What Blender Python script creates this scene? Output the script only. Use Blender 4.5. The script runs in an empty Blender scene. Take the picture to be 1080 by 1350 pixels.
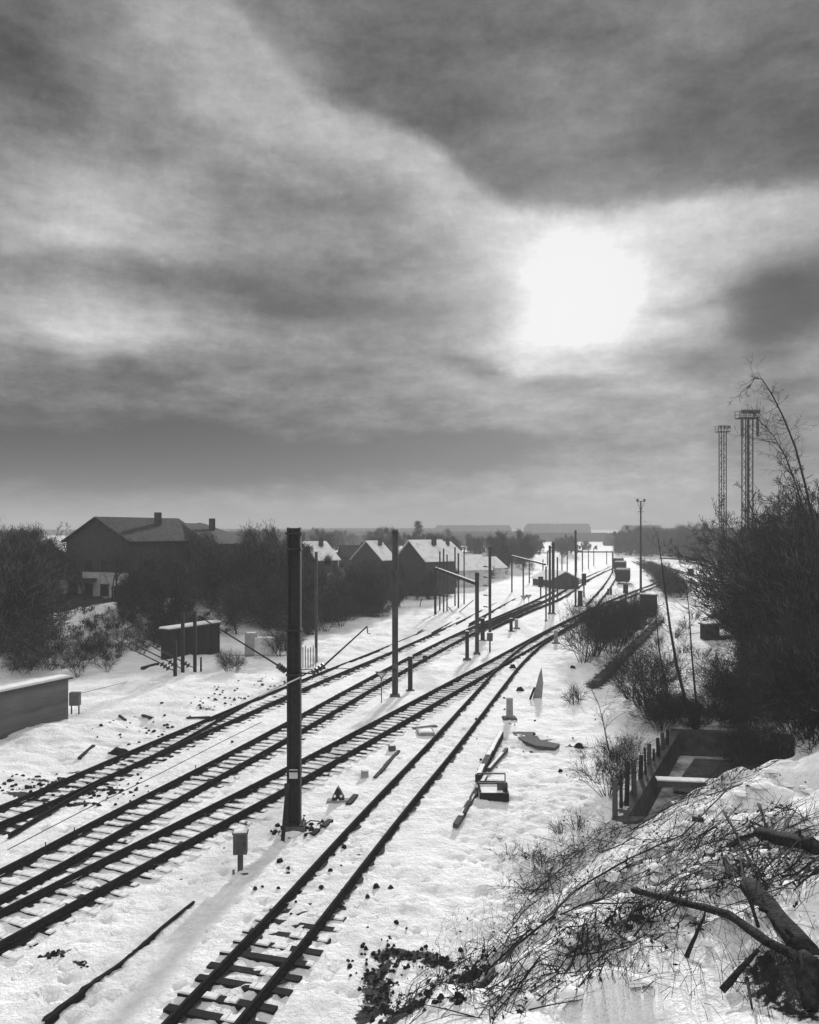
import bpy, math, random
import numpy as np
R = math.radians
random.seed(7)
rng = np.random.default_rng(7)
SC = bpy.context.scene
COL = SC.collection

# ------------------------------------------------------------------ camera
CAM_H, F, HZ = 11.0, 1050.0, 700.0
cd = bpy.data.cameras.new('camera'); cam = bpy.data.objects.new('camera', cd); COL.objects.link(cam)
cam.location = (0, 0, CAM_H); cam.rotation_euler = (R(90), 0, 0)
cd.sensor_fit = 'HORIZONTAL'; cd.sensor_width = 36; cd.lens = 35
cd.shift_y = 25 / 1080; cd.clip_start = 0.1; cd.clip_end = 9000
SC.camera = cam
SC.view_settings.view_transform = 'Standard'; SC.view_settings.look = 'None'
SC.view_settings.exposure = 0; SC.view_settings.gamma = 1
SC.cycles.use_denoising = True
SC.cycles.max_bounces = 6; SC.cycles.volume_bounces = 1; SC.cycles.transparent_max_bounces = 8

# ------------------------------------------------------------------ world: veiled winter sky
SUN_AZ, SUN_EL = R(11.0), R(17.0)
W = bpy.data.worlds.new('World'); SC.world = W; W.use_nodes = True
nt = W.node_tree; nt.nodes.clear()
def wn(t, **k):
    n = nt.nodes.new(t)
    for a, b in k.items(): setattr(n, a, b)
    return n
def wl(a, b): nt.links.new(a, b)
def wm(op, a, b=None, c=None):
    n = wn('ShaderNodeMath', operation=op)
    for i, x in enumerate((a, b, c)):
        if x is None: continue
        if isinstance(x, (int, float)): n.inputs[i].default_value = x
        else: wl(x, n.inputs[i])
    return n.outputs[0]
def wramp(x, a, b, c=0., d=1., smooth=True):
    n = wn('ShaderNodeMapRange', interpolation_type='SMOOTHSTEP' if smooth else 'LINEAR')
    wl(x, n.inputs[0])
    for i, q in enumerate((a, b, c, d)): n.inputs[i + 1].default_value = q
    return n.outputs[0]
def wnoise(vec, scale, detail=4, rough=.55, stretch=(1, 1, 1)):
    mp = wn('ShaderNodeMapping'); mp.inputs['Scale'].default_value = stretch; wl(vec, mp.inputs[0])
    n = wn('ShaderNodeTexNoise'); wl(mp.outputs[0], n.inputs['Vector'])
    n.inputs['Scale'].default_value = scale; n.inputs['Detail'].default_value = detail; n.inputs['Roughness'].default_value = rough
    return n.outputs[0]
tc = wn('ShaderNodeTexCoord'); D = tc.outputs['Generated']
sp = wn('ShaderNodeSeparateXYZ'); wl(D, sp.inputs[0])
az = wm('ARCTAN2', sp.outputs[0], sp.outputs[1])
el = wm('ARCSINE', sp.outputs[2])
warp1 = wm('SUBTRACT', wnoise(D, 5.5, 5), .5)
warp2 = wm('SUBTRACT', wnoise(D, 4.3, 5, stretch=(1, 1, 2.2)), .5)
U = wm('MULTIPLY_ADD', warp1, .16, az)
V = wm('MULTIPLY_ADD', warp2, .09, el)
UV = wn('ShaderNodeCombineXYZ'); wl(U, UV.inputs[0]); wl(V, UV.inputs[1])
UV0 = wn('ShaderNodeCombineXYZ')
wl(wm('MULTIPLY_ADD', warp1, .025, az), UV0.inputs[0]); wl(wm('MULTIPLY_ADD', warp2, .02, el), UV0.inputs[1])
def sky_uv(px, py):
    u = math.atan((px - 540) / F); return u, math.atan((HZ - py) / F * math.cos(u))
def blob(px, py, sx, sy, amp, rot=0, power=1., src=None):
    u, v = sky_uv(px, py)
    mp = wn('ShaderNodeMapping', vector_type='TEXTURE')
    mp.inputs['Location'].default_value = (u, v, 0); mp.inputs['Rotation'].default_value = (0, 0, R(rot))
    mp.inputs['Scale'].default_value = (sx / F, sy / F, 1)
    wl((src or UV).outputs[0], mp.inputs[0])
    d = wn('ShaderNodeVectorMath', operation='DOT_PRODUCT'); wl(mp.outputs[0], d.inputs[0]); wl(mp.outputs[0], d.inputs[1])
    r = d.outputs['Value']
    if power != 1.: r = wm('POWER', r, power)
    return wm('MULTIPLY', wm('POWER', 2.71828, wm('MULTIPLY', r, -1.)), amp)
def total(items):
    t = items[0]
    for i in items[1:]: t = wm('ADD', t, i)
    return t
B_LOW = [  # the brighter veil below the upper cloud bank
    (745, 385, 150, 120, .13, 0, 1.0), (700, 296, 190, 26, .05, 0), (560, 235, 130, 45, .14, -32), (930, 300, 210, 45, .16, 2),
    (860, 395, 150, 60, .12, 0), (640, 420, 80, 60, .07, 0), (300, 60, 170, 90, .13, 0), (130, 300, 150, 70, .20, 0),
    (120, 432, 150, 40, .21, 0), (420, 190, 90, 60, .08, 0), (60, 130, 80, 90, -.08, 0),
    (390, 262, 110, 38, -.10, 0), (400, 405, 190, 26, -.15, 0), (170, 357, 240, 14, -.12, 0), (470, 350, 200, 15, -.07, 0),
    (1050, 405, 70, 42, -.36, 0, 1.5), (890, 405, 90, 10, -.10, 0), (620, 474, 70, 14, -.16, -14), (760, 506, 60, 10, -.14, -5),
    (900, 478, 170, 22, -.10, -3), (140, 488, 90, 22, -.12, 0), (330, 480, 150, 30, -.04, 0),
    (200, 600, 440, 34, -.38, 0, 1.3), (620, 610, 120, 26, -.14, 0), (200, 560, 60, 14, -.08, 0), (20, 30, 90, 90, -.14, 0), (350, 642, 330, 16, -.08, 0), (90, 660, 120, 40, -.08, 0), (690, 600, 200, 20, -.12, 6), (640, 578, 110, 16, -.20, 0), (300, 545, 420, 45, -.12, 0), (120, 640, 240, 28, -.10, 0),
    (860, 640, 160, 60, .10, 0), (290, 672, 260, 20, .07, 0), (800, 500, 150, 14, .12, -14), (720, 575, 60, 40, .03, 0),
    (1020, 600, 70, 120, -.14, 0), (1060, 470, 60, 40, .04, 0)]
low = total([blob(*b) for b in B_LOW])
D_low = wm('ADD', wm('MULTIPLY', low, 1.2), .50)
B_UP = [(540, 110, 150, 60, -.12, -20), (900, 130, 140, 40, -.07, 0), (1040, 190, 90, 50, -.12, 0), (700, 30, 180, 40, -.05, 0),
        (720, 200, 150, 45, .05, 0), (330, 50, 170, 90, .14, 0), (850, 60, 220, 30, .04, 0)]
D_up = wm('ADD', total([blob(*b) for b in B_UP]), .42)
# lower edge of the upper cloud bank
fc = wn('ShaderNodeFloatCurve')
EU = [(-400, -900), (200, -260), (330, 40), (440, 148), (510, 172), (585, 208), (625, 248), (660, 276), (715, 288), (775, 286), (850, 276), (950, 264), (1080, 258), (1400, 300)]
cm = fc.mapping.curves[0]
pts = [((sky_uv(a, 0)[0] + 1.) / 2., sky_uv(a, b)[1]) for a, b in EU]
while len(cm.points) < len(pts): cm.points.new(.5, .5)
for p_, (a, b) in zip(cm.points, pts): p_.location = (a, b)
fc.mapping.use_clip = False; fc.mapping.update()
azw = wm('MULTIPLY_ADD', warp1, .018, az)
wl(wm('MULTIPLY_ADD', azw, .5, .5), fc.inputs['Value'])
ragged = wm('SUBTRACT', wnoise(D, 20, 6, .65), .5)
edge = wm('SUBTRACT', wm('MULTIPLY_ADD', ragged, .035, wm('MULTIPLY_ADD', warp2, .022, el)), fc.outputs[0])
mask = wramp(edge, -.006, .022)
shade = wm('MULTIPLY', wramp(edge, .0, .05), wramp(edge, .20, .04))   # a little denser along its rim
D_up2 = wm('MULTIPLY_ADD', shade, -.035, D_up)
Dv = wm('ADD', wm('MULTIPLY', D_low, wm('SUBTRACT', 1., mask)), wm('MULTIPLY', D_up2, mask))
n1 = wm('SUBTRACT', wnoise(D, 9, 7, .62, (1, 1, 2.6)), .5)
n2 = wm('SUBTRACT', wnoise(D, 55, 4, .6, (1, 1, .35)), .5)
n3 = wm('SUBTRACT', wnoise(D, 170, 3, .7, (1, 1, .5)), .5)
n4 = wm('MULTIPLY', wm('SUBTRACT', wnoise(D, 16, 6, .65, (1, 1, 3.2)), .5), wramp(el, R(20), R(4)))
Dv = wm('MULTIPLY_ADD', n4, .60, Dv)
n5 = wm('SUBTRACT', wnoise(D, 26, 7, .7, (1, 1, 2.2)), .5); Dv = wm('MULTIPLY_ADD', n5, .20, Dv)
Dv = wm('MULTIPLY_ADD', n1, .40, Dv); Dv = wm('MULTIPLY_ADD', n2, .07, Dv); Dv = wm('MULTIPLY_ADD', n3, .06, Dv)
Dv = wm('ADD', Dv, blob(747, 392, 80, 88, .31, 0, 1.15))
n = wn('ShaderNodeClamp'); wl(Dv, n.inputs[0]); n.inputs[1].default_value = .12; n.inputs[2].default_value = .91
L = wm('POWER', n.outputs[0], 2.2)
# brightness added to the unseen sky overhead and behind, to light the snow
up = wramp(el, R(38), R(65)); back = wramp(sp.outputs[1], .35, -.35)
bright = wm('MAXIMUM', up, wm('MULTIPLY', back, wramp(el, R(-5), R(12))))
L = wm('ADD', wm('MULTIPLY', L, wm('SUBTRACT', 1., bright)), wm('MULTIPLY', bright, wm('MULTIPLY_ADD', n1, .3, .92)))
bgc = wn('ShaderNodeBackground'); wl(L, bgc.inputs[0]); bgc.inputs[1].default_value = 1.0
sk = wn('ShaderNodeTexSky', sky_type='NISHITA'); sk.sun_disc = False; sk.sun_elevation = SUN_EL; sk.sun_rotation = SUN_AZ
bw = wn('ShaderNodeRGBToBW'); wl(sk.outputs[0], bw.inputs[0])
bgs = wn('ShaderNodeBackground'); wl(bw.outputs[0], bgs.inputs[0]); bgs.inputs[1].default_value = .006
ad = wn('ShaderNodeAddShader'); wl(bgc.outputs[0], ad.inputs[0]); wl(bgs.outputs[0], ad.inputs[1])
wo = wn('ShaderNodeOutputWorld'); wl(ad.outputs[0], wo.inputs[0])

sd = bpy.data.lights.new('sun', 'SUN'); sd.energy = 5.0; sd.angle = R(3.0); sd.color = (1, 1, 1)
sun = bpy.data.objects.new('sun', sd); COL.objects.link(sun)
sun.rotation_euler = (R(90) - SUN_EL, 0, R(180) - SUN_AZ)

# ------------------------------------------------------------------ helpers
def at(px, py, Y): return ((px - 540) / F * Y, Y, CAM_H - (py - HZ) / F * Y)
def gp(px, py):
    Y = F * CAM_H / (py - HZ); return ((px - 540) / F * Y, Y)
PERM = rng.random((256, 256)).astype(np.float64)
def vnoise(x, y, s, ox=0):
    x = np.asarray(x, float) / s + ox * 17.3 + 500; y = np.asarray(y, float) / s + ox * 9.1 + 500
    xi = np.floor(x).astype(int); yi = np.floor(y).astype(int); fx = x - xi; fy = y - yi
    fx = fx * fx * (3 - 2 * fx); fy = fy * fy * (3 - 2 * fy)
    a = PERM[xi % 256, yi % 256]; b = PERM[(xi + 1) % 256, yi % 256]; c = PERM[xi % 256, (yi + 1) % 256]; d = PERM[(xi + 1) % 256, (yi + 1) % 256]
    return (a * (1 - fx) + b * fx) * (1 - fy) + (c * (1 - fx) + d * fx) * fy - .5
def fbm(x, y, s, o=3, ox=0): return sum(vnoise(x, y, s / 2 ** i, ox + i) * .5 ** i for i in range(o))
def sstep(a, b, t):
    t = np.clip((t - a) / (b - a), 0, 1); return t * t * (3 - 2 * t)

# track centre lines (world, from where the rails run across the snow)
def cen(pts): return [gp(a, b) for a, b in pts]
TR = {}
T1 = cen([(294, 1337), (504, 1080), (580, 994), (645, 914), (678, 874)]); T1 = [(T1[0][0] - 4.2, T1[0][1] - 13)] + T1 + [gp(712, 846), gp(740, 829)]
T2 = cen([(12, 1227), (280, 1085), (376, 1034), (508, 960), (580, 919), (643, 884), (683, 861), (728, 835), (784, 806), (828, 786)]); T2 = [(T2[0][0] - 5.2, T2[0][1] - 12)] + T2 + [(52, 165), (66, 200)]
T3 = cen([(12, 1171), (139, 1099), (290, 1018), (394, 960), (480, 910), (542, 875), (612, 838), (672, 812), (715, 792), (757, 770)]); T3 = [(T3[0][0] - 4.5, T3[0][1] - 11)] + T3 + [(46, 195), (62, 250), (84, 330), (112, 430)]
T4 = cen([(11, 1081), (160, 1012), (300, 950), (402, 905), (518, 858), (626, 809), (672, 784), (708, 764)]); T4 = [(T4[0][0] - 5.5, T4[0][1] - 12)] + T4 + [(46, 235), (72, 315), (98, 395)]
T5 = cen([(560, 838), (610, 811), (655, 782), (700, 757)]) + [(45, 260), (70, 340)]
T6 = cen([(640, 831), (690, 808), (740, 789), (776, 762)]) + [(62, 240), (82, 310), (104, 400)]
T7 = [(64, 165), (70, 200), (78, 250), (92, 330), (112, 430)]
T8 = [(58, 150), (61, 190), (74, 250), (88, 330)]
T9 = [(52, 132), (62, 165), (80, 215), (100, 270), (122, 340)]
T11 = cen([(610, 826), (655, 801), (700, 778), (742, 758)]) + [(58, 270)]
T12 = cen([(585, 811), (638, 784), (686, 758)]) + [(40, 270)]
T13 = cen([(780, 800), (800, 776), (812, 756)]) + [(86, 330)]
T10 = cen([(975, 754), (930, 741)]) + [(112, 330), (100, 420)]
def smooth(poly, n=3):
    for _ in range(n):
        q = [poly[0]]
        for a, b in zip(poly, poly[1:]):
            q += [(a[0] * .75 + b[0] * .25, a[1] * .75 + b[1] * .25), (a[0] * .25 + b[0] * .75, a[1] * .25 + b[1] * .75)]
        poly = q + [poly[-1]]
    return poly
def resample(poly, step):
    P = np.array(poly); d = np.r_[0, np.cumsum(np.hypot(*np.diff(P, axis=0).T))]
    s = np.arange(0, d[-1], step)
    return np.c_[np.interp(s, d, P[:, 0]), np.interp(s, d, P[:, 1])]
TRK = {k: np.array(smooth(v)) for k, v in dict(T1=T1, T2=T2, T3=T3, T4=T4, T5=T5, T6=T6, T7=T7, T8=T8, T9=T9, T10=T10, T11=T11, T12=T12, T13=T13).items()}
def dist_poly(x, y, P):
    d = np.full(x.shape, 1e9)
    for a, b in zip(P, P[1:]):
        v = b - a; L2 = v @ v + 1e-9
        t = np.clip(((x - a[0]) * v[0] + (y - a[1]) * v[1]) / L2, 0, 1)
        d = np.minimum(d, np.hypot(x - a[0] - t * v[0], y - a[1] - t * v[1]))
    return d

PIT = [(8.1, 30.2), (14.6, 43.4), (20.6, 42.6), (14.4, 29.6)]
def in_poly(x, y, P):
    c = np.zeros(np.shape(x), bool); n_ = len(P)
    for i in range(n_):
        x1, y1 = P[i]; x2, y2 = P[(i + 1) % n_]
        hit = ((y1 > y) != (y2 > y)) & (x < (x2 - x1) * (y - y1) / (y2 - y1 + 1e-12) + x1)
        c ^= hit
    return c
def base_h(x, y):
    x = np.asarray(x, float); y = np.asarray(y, float)
    wob = fbm(x, y, 7, 2, 3) * 1.2
    s = (x + .86) * .777 + (y - 18.1) * -.63 + wob * .8      # abutment bank on the right
    far = sstep(70, 48, y)
    s = s * far
    h = 6.6 * (1 - np.exp(-np.maximum(s, 0) * .115)) * 1.15
    h = h + sstep(.3, 2.5, s) * (fbm(x, y, 2.6, 3, 9) * .85 + fbm(x, y, .8, 3, 11) * .34)
    t = (x + 24.5) * -.93 + (y - 66) * .36 + fbm(x, y, 6, 2, 5) * 2.5   # left bank behind the yard
    h = h + 3.2 * sstep(0, 7, t) * sstep(520, 200, y) + fbm(x, y, 1.6, 3, 21) * .55 * sstep(0, 3, t) * sstep(120, 80, y)
    # right-hand bank far along
    q = (x - 24) * .93 - (y - 52) * .38
    h = h + 2.2 * sstep(0, 12, q) * sstep(44, 60, y) * sstep(420, 250, y)
    # snow level around the left side of the yard
    l = (x + 14.6) * -.93 + (y - 36) * .36
    h = h + .5 * sstep(0, 5, l) + (fbm(x, y, 3.5, 3, 31) * .35) * sstep(-.5, 4, l) * sstep(150, 90, y)
    # far hills
    yr = np.hypot(x, y)
    h = h + sstep(500, 1500, yr) * (8 + 4 * fbm(x, y, 900, 2, 41)) + sstep(1500, 2400, yr) * 5
    return h
def hz(x, y): return float(base_h(np.array([x]), np.array([y]))[0])
_YS = np.concatenate([np.arange(7, 60, .1), np.arange(60, 200, .4), np.arange(200, 3000, 5)])
def G(px, py):
    """the ground point under a photo point"""
    X = (px - 540) / F * _YS; Z = CAM_H - (py - HZ) / F * _YS
    i = np.argmax(Z < base_h(X, _YS))
    return (X[i], _YS[i], Z[i])

class MB:
    def __init__(s): s.v = []; s.f = []; s.m = []
    def add(s, vs, fs, mi=0):
        o = len(s.v); s.v += [tuple(p) for p in vs]
        for f in fs: s.f.append(tuple(o + i for i in f)); s.m.append(mi)
    def box(s, c, d, rz=0, mi=0, rx=0, ry=0, taper=1.):
        hx, hy, hz_ = d[0] / 2, d[1] / 2, d[2] / 2; vs = []
        for z in (-1, 1):
            t = taper if z > 0 else 1
            for x, y in ((-1, -1), (1, -1), (1, 1), (-1, 1)):
                X, Y_, Z = x * hx * t, y * hy * t, z * hz_
                Y_, Z = Y_ * math.cos(rx) - Z * math.sin(rx), Y_ * math.sin(rx) + Z * math.cos(rx)
                X, Z = X * math.cos(ry) + Z * math.sin(ry), -X * math.sin(ry) + Z * math.cos(ry)
                X, Y_ = X * math.cos(rz) - Y_ * math.sin(rz), X * math.sin(rz) + Y_ * math.cos(rz)
                vs.append((c[0] + X, c[1] + Y_, c[2] + Z))
        s.add(vs, [(3, 2, 1, 0), (4, 5, 6, 7), (0, 1, 5, 4), (1, 2, 6, 5), (2, 3, 7, 6), (3, 0, 4, 7)], mi)
    def beam(s, a, b, w, h, mi=0, taper=1.):
        a = np.array(a, float); b = np.array(b, float); d = b - a; L_ = np.linalg.norm(d) + 1e-9; d /= L_
        r = np.array((0, 0, 1.)) if abs(d[2]) < .95 else np.array((0, 1., 0))
        u = np.cross(d, r); u /= np.linalg.norm(u); v = np.cross(u, d); vs = []
        for p, t in ((a, 1), (b, taper)):
            for x, y in ((-1, -1), (1, -1), (1, 1), (-1, 1)): vs.append(p + u * x * w / 2 * t + v * y * h / 2 * t)
        s.add(vs, [(3, 2, 1, 0), (4, 5, 6, 7), (0, 1, 5, 4), (1, 2, 6, 5), (2, 3, 7, 6), (3, 0, 4, 7)], mi)
    def tube(s, pts, rad, n=6, mi=0, cap=True):
        P = [np.array(p, float) for p in pts]; k = len(P)
        if not isinstance(rad, (list, tuple, np.ndarray)): rad = [rad] * k
        vs = []
        for i in range(k):
            d = P[min(i + 1, k - 1)] - P[max(i - 1, 0)]; d = d / (np.linalg.norm(d) + 1e-9)
            r = np.array((0, 0, 1.)) if abs(d[2]) < .9 else np.array((1., 0, 0))
            u = np.cross(d, r); u /= np.linalg.norm(u) + 1e-9; v = np.cross(d, u)
            for j in range(n):
                a = 2 * math.pi * j / n; vs.append(P[i] + (u * math.cos(a) + v * math.sin(a)) * rad[i])
        fs = [(i * n + j, i * n + (j + 1) % n, (i + 1) * n + (j + 1) % n, (i + 1) * n + j) for i in range(k - 1) for j in range(n)]
        if cap and n > 3: fs += [tuple(range(n))[::-1], tuple((k - 1) * n + j for j in range(n))]
        s.add(vs, fs, mi)
    def mesh(s, name, mats):
        me = bpy.data.meshes.new(name); me.from_pydata([tuple(map(float, p)) for p in s.v], [], s.f)
        for m_ in mats: me.materials.append(m_)
        if len(mats) > 1: me.polygons.foreach_set('material_index', s.m)
        me.update(); return me
    def build(s, name, mats, parent=None, loc=None, rz=0, smooth=False):
        if not isinstance(mats, (list, tuple)): mats = [mats]
        me = s.mesh(name, mats)
        if smooth: me.polygons.foreach_set('use_smooth', [True] * len(me.polygons))
        return place(name, me, parent, loc, rz)
def place(name, me, parent=None, loc=None, rz=0):
    o = bpy.data.objects.new(name, me); COL.objects.link(o)
    if parent: o.parent = parent
    if loc is not None: o.location = loc
    o.rotation_euler = (0, 0, rz); return o
def tag(o, label=None, cat=None, group=None, kind=None):
    if label: o['label'] = label
    if cat: o['category'] = cat
    if group: o['group'] = group
    if kind: o['kind'] = kind
    return o
def thing(name, label, cat, loc=(0, 0, 0), rz=0, group=None):
    o = bpy.data.objects.new(name, None); COL.objects.link(o); o.location = loc; o.rotation_euler = (0, 0, rz)
    o.empty_display_size = .2; return tag(o, label, cat, group)

# ------------------------------------------------------------------ materials (a grey winter world)
def M(name, c, c2=None, scale=4., rough=.85, bump=.0, stretch=(1, 1, 1), contrast=(.35, .65), coord='Object', bscale=None, metal=0, spec=.08):
    m = bpy.data.materials.new(name); m.use_nodes = True; t = m.node_tree; b = t.nodes['Principled BSDF']
    b.inputs['Roughness'].default_value = rough; b.inputs['Metallic'].default_value = metal
    b.inputs['Specular IOR Level'].default_value = spec
    c2 = c * .6 if c2 is None else c2
    co = t.nodes.new('ShaderNodeTexCoord'); mp = t.nodes.new('ShaderNodeMapping'); mp.inputs['Scale'].default_value = stretch
    t.links.new(co.outputs[coord], mp.inputs[0])
    no = t.nodes.new('ShaderNodeTexNoise'); no.inputs['Scale'].default_value = scale; no.inputs['Detail'].default_value = 6; no.inputs['Roughness'].default_value = .65
    t.links.new(mp.outputs[0], no.inputs['Vector'])
    cr = t.nodes.new('ShaderNodeValToRGB'); cr.color_ramp.elements[0].position = contrast[0]; cr.color_ramp.elements[1].position = contrast[1]
    cr.color_ramp.elements[0].color = (c2, c2, c2, 1); cr.color_ramp.elements[1].color = (c, c, c, 1)
    t.links.new(no.outputs[0], cr.inputs[0]); t.links.new(cr.outputs[0], b.inputs['Base Color'])
    if bump:
        nb = t.nodes.new('ShaderNodeTexNoise'); nb.inputs['Scale'].default_value = bscale or scale * 4; nb.inputs['Detail'].default_value = 4
        t.links.new(mp.outputs[0], nb.inputs['Vector'])
        bu = t.nodes.new('ShaderNodeBump'); bu.inputs['Strength'].default_value = bump; bu.inputs['Distance'].default_value = .05
        t.links.new(nb.outputs[0], bu.inputs['Height']); t.links.new(bu.outputs[0], b.inputs['Normal'])
    return m
STEEL = M('dark_steel', .03, .012, 6, .7, .25, spec=.2)
STEEL2 = M('weathered_steel', .10, .04, 5, .65, .2, (1, 1, .3))
RAIL = M('rail_steel', .03, .014, 8, .95, .2, spec=.02)
TIE = M('tarred_sleeper', .022, .01, 5, .9, .3, (1, 5, 1))
SNOWCAP = M('settled_snow', .86, .70, 3, .8, .3)
CONC = M('concrete', .32, .20, 3, .9, .3)
CONCD = M('dark_stained_concrete', .10, .045, 2.2, .9, .35)
WOOD = M('grey_wood', .10, .045, 4, .9, .3, (6, 1, 1))
WOODD = M('dark_wet_wood', .03, .014, 5, .85, .4)
WOODL = M('pale_weathered_wood', .34, .20, 5, .9, .2)
BARK = M('bark', .035, .018, 6, .95, .3)
TWIG = M('bare_twigs', .035, .02, 2, .95)
TWIGL = M('pale_dry_twigs', .10, .05, 2, .95)
LEAFD = M('dry_dark_foliage', .035, .016, 1.2, .95)
PANEL = M('grey_wall_panel', .16, .08, .5, .9, .2, (.4, 1, 2.5))
DSNOW = M('dirty_snow', .75, .16, .7, .9, .5, contrast=(.4, .62), bscale=6)
LOG = M('rough_log_bark', .045, .01, 9, .95, 1., bscale=22)
LEAFM = M('dry_mid_foliage', .12, .05, 1.2, .95)
PAINT = M('grey_paint', .12, .08, 4, .6, .1)
PAINTW = M('off_white_paint', .55, .42, 4, .7, .1)
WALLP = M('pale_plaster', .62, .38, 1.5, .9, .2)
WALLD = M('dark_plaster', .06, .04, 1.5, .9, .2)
ROOFD = M('dark_roof', .06, .02, 1.6, .9, .6, (1, 3, 1), contrast=(.4, .6))
ROOFS = M('snowy_roof', .85, .6, .8, .85, .2, contrast=(.3, .5))
GLASS = M('window_glass', .03, .02, 1, .15, spec=.6)
BOARD = M('weathered_boarding', .13, .065, 2.5, .85, .25, (1, 1, 5))
DIRT = M('bare_wet_soil', .02, .008, 6, .95, .6)
BALLAST = M('wet_ballast', .035, .012, 9, .9, .7, bscale=30)
INSUL = M('glazed_insulator', .03, .02, 3, .3, spec=.6)
LENS = M('white_lens', .85, .75, 3, .3)
WATER = M('pit_meltwater', .12, .05, .8, .25, .05, spec=.6)

# snow ground: white, with soil or undergrowth where the 'dirt' attribute says
def snow_mat():
    m = bpy.data.materials.new('snow_ground'); m.use_nodes = True; t = m.node_tree; b = t.nodes['Principled BSDF']
    b.inputs['Roughness'].default_value = .85; b.inputs['Specular IOR Level'].default_value = .12
    N = t.nodes.new; Lk = t.links.new
    geo = N('ShaderNodeNewGeometry')
    def noise(scale, det=5, rough=.6, st=(1, 1, 1)):
        mp = N('ShaderNodeMapping'); mp.inputs['Scale'].default_value = st; Lk(geo.outputs['Position'], mp.inputs[0])
        n = N('ShaderNodeTexNoise'); n.inputs['Scale'].default_value = scale; n.inputs['Detail'].default_value = det; n.inputs['Roughness'].default_value = rough
        Lk(mp.outputs[0], n.inputs['Vector']); return n.outputs[0]
    def math_(op, a, b_=None, c=None):
        n = N('ShaderNodeMath'); n.operation = op
        for i, x in enumerate((a, b_, c)):
            if x is None: continue
            if isinstance(x, (int, float)): n.inputs[i].default_value = x
            else: Lk(x, n.inputs[i])
        return n.outputs[0]
    def rmp(x, a, b_, c, d):
        n = N('ShaderNodeMapRange'); Lk(x, n.inputs[0])
        for i, q in enumerate((a, b_, c, d)): n.inputs[i + 1].default_value = q
        return n.outputs[0]
    at_ = N('ShaderNodeAttribute'); at_.attribute_name = 'dirt'; dirt = at_.outputs['Fac']
    big = noise(.12, 4); mid = noise(1.1, 6, .7); fine = noise(7, 5, .7); grit = noise(34, 4, .8)
    tone = math_('ADD', rmp(big, .3, .7, .80, .93), rmp(mid, .35, .65, -.08, .05))
    tone = math_('ADD', tone, rmp(fine, .3, .7, -.07, .05)); tone = math_('ADD', tone, rmp(grit, .42, .30, 0, -.35))
    thr = math_('ADD', math_('MULTIPLY', mid, .45), math_('MULTIPLY', fine, .55))
    # soil shows where dirt exceeds the broken threshold; thr is about .32-.68
    soil = rmp(math_('SUBTRACT', math_('MULTIPLY_ADD', dirt, .62, .12), thr), 0, .05, 0, 1)
    soiltone = rmp(fine, .3, .7, .012, .05)
    mx = N('ShaderNodeMix'); mx.data_type = 'FLOAT'; Lk(soil, mx.inputs[0]); Lk(tone, mx.inputs[2]); Lk(soiltone, mx.inputs[3])
    Lk(mx.outputs[0], b.inputs['Base Color'])
    h = math_('ADD', math_('MULTIPLY', mid, .5), math_('MULTIPLY', noise(3.2, 5, .65), .35)); h = math_('MULTIPLY_ADD', fine, .13, h); h = math_('MULTIPLY_ADD', noise(16, 3, .7), .05, h)
    bu = N('ShaderNodeBump'); bu.inputs['Strength'].default_value = 1.0; bu.inputs['Distance'].default_value = .34
    Lk(h, bu.inputs['Height']); Lk(bu.outputs[0], b.inputs['Normal'])
    return m
SNOW = snow_mat()

# ------------------------------------------------------------------ ground
def graded(segs):
    out = []
    for a, b, s in segs: out += list(np.arange(a, b - 1e-6, s))
    return np.array(out + [segs[-1][1]])
geo1 = list(-np.geomspace(60, 3400, 46)[::-1][:-1])
xs = np.r_[geo1, graded([(-60, -32, .5), (-32, -14, .3), (-14, 22, .15), (22, 40, .35), (40, 70, .7)])[:-1], np.geomspace(70, 3400, 46)]
ys = np.r_[graded([(-60, 5, 5), (5, 13, .6), (13, 44, .14), (44, 90, .3), (90, 160, .8)])[:-1], np.geomspace(160, 3400, 80)]
X, Y = np.meshgrid(xs, ys)
Zg = base_h(X, Y)
near = (Y < 130)
dt = np.full(X.shape, 99.)
for k in ('T1', 'T2', 'T3', 'T4', 'T5', 'T6'):
    dt[near] = np.minimum(dt[near], dist_poly(X[near], Y[near], TRK[k]))
flat = sstep(1.1, 3.0, dt)
yard = (1 - sstep(2, 6, Zg))
Zg = Zg + flat * (fbm(X, Y, 4, 3, 51) * .26 + fbm(X, Y, .9, 4, 52) * .17) * (Y < 300)
Zg += (1 - flat) * (fbm(X, Y, .5, 3, 53) * .075 + .004)
mid1 = dist_poly(X[near], Y[near], TRK['T1']); tmp = np.zeros(X.shape); tmp[near] = .05 * np.exp(-(mid1 / .45) ** 4); Zg += tmp * (.35 + .65 * sstep(21, 26, Y)) * (1 + fbm(X, Y, .5, 2, 77))
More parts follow.
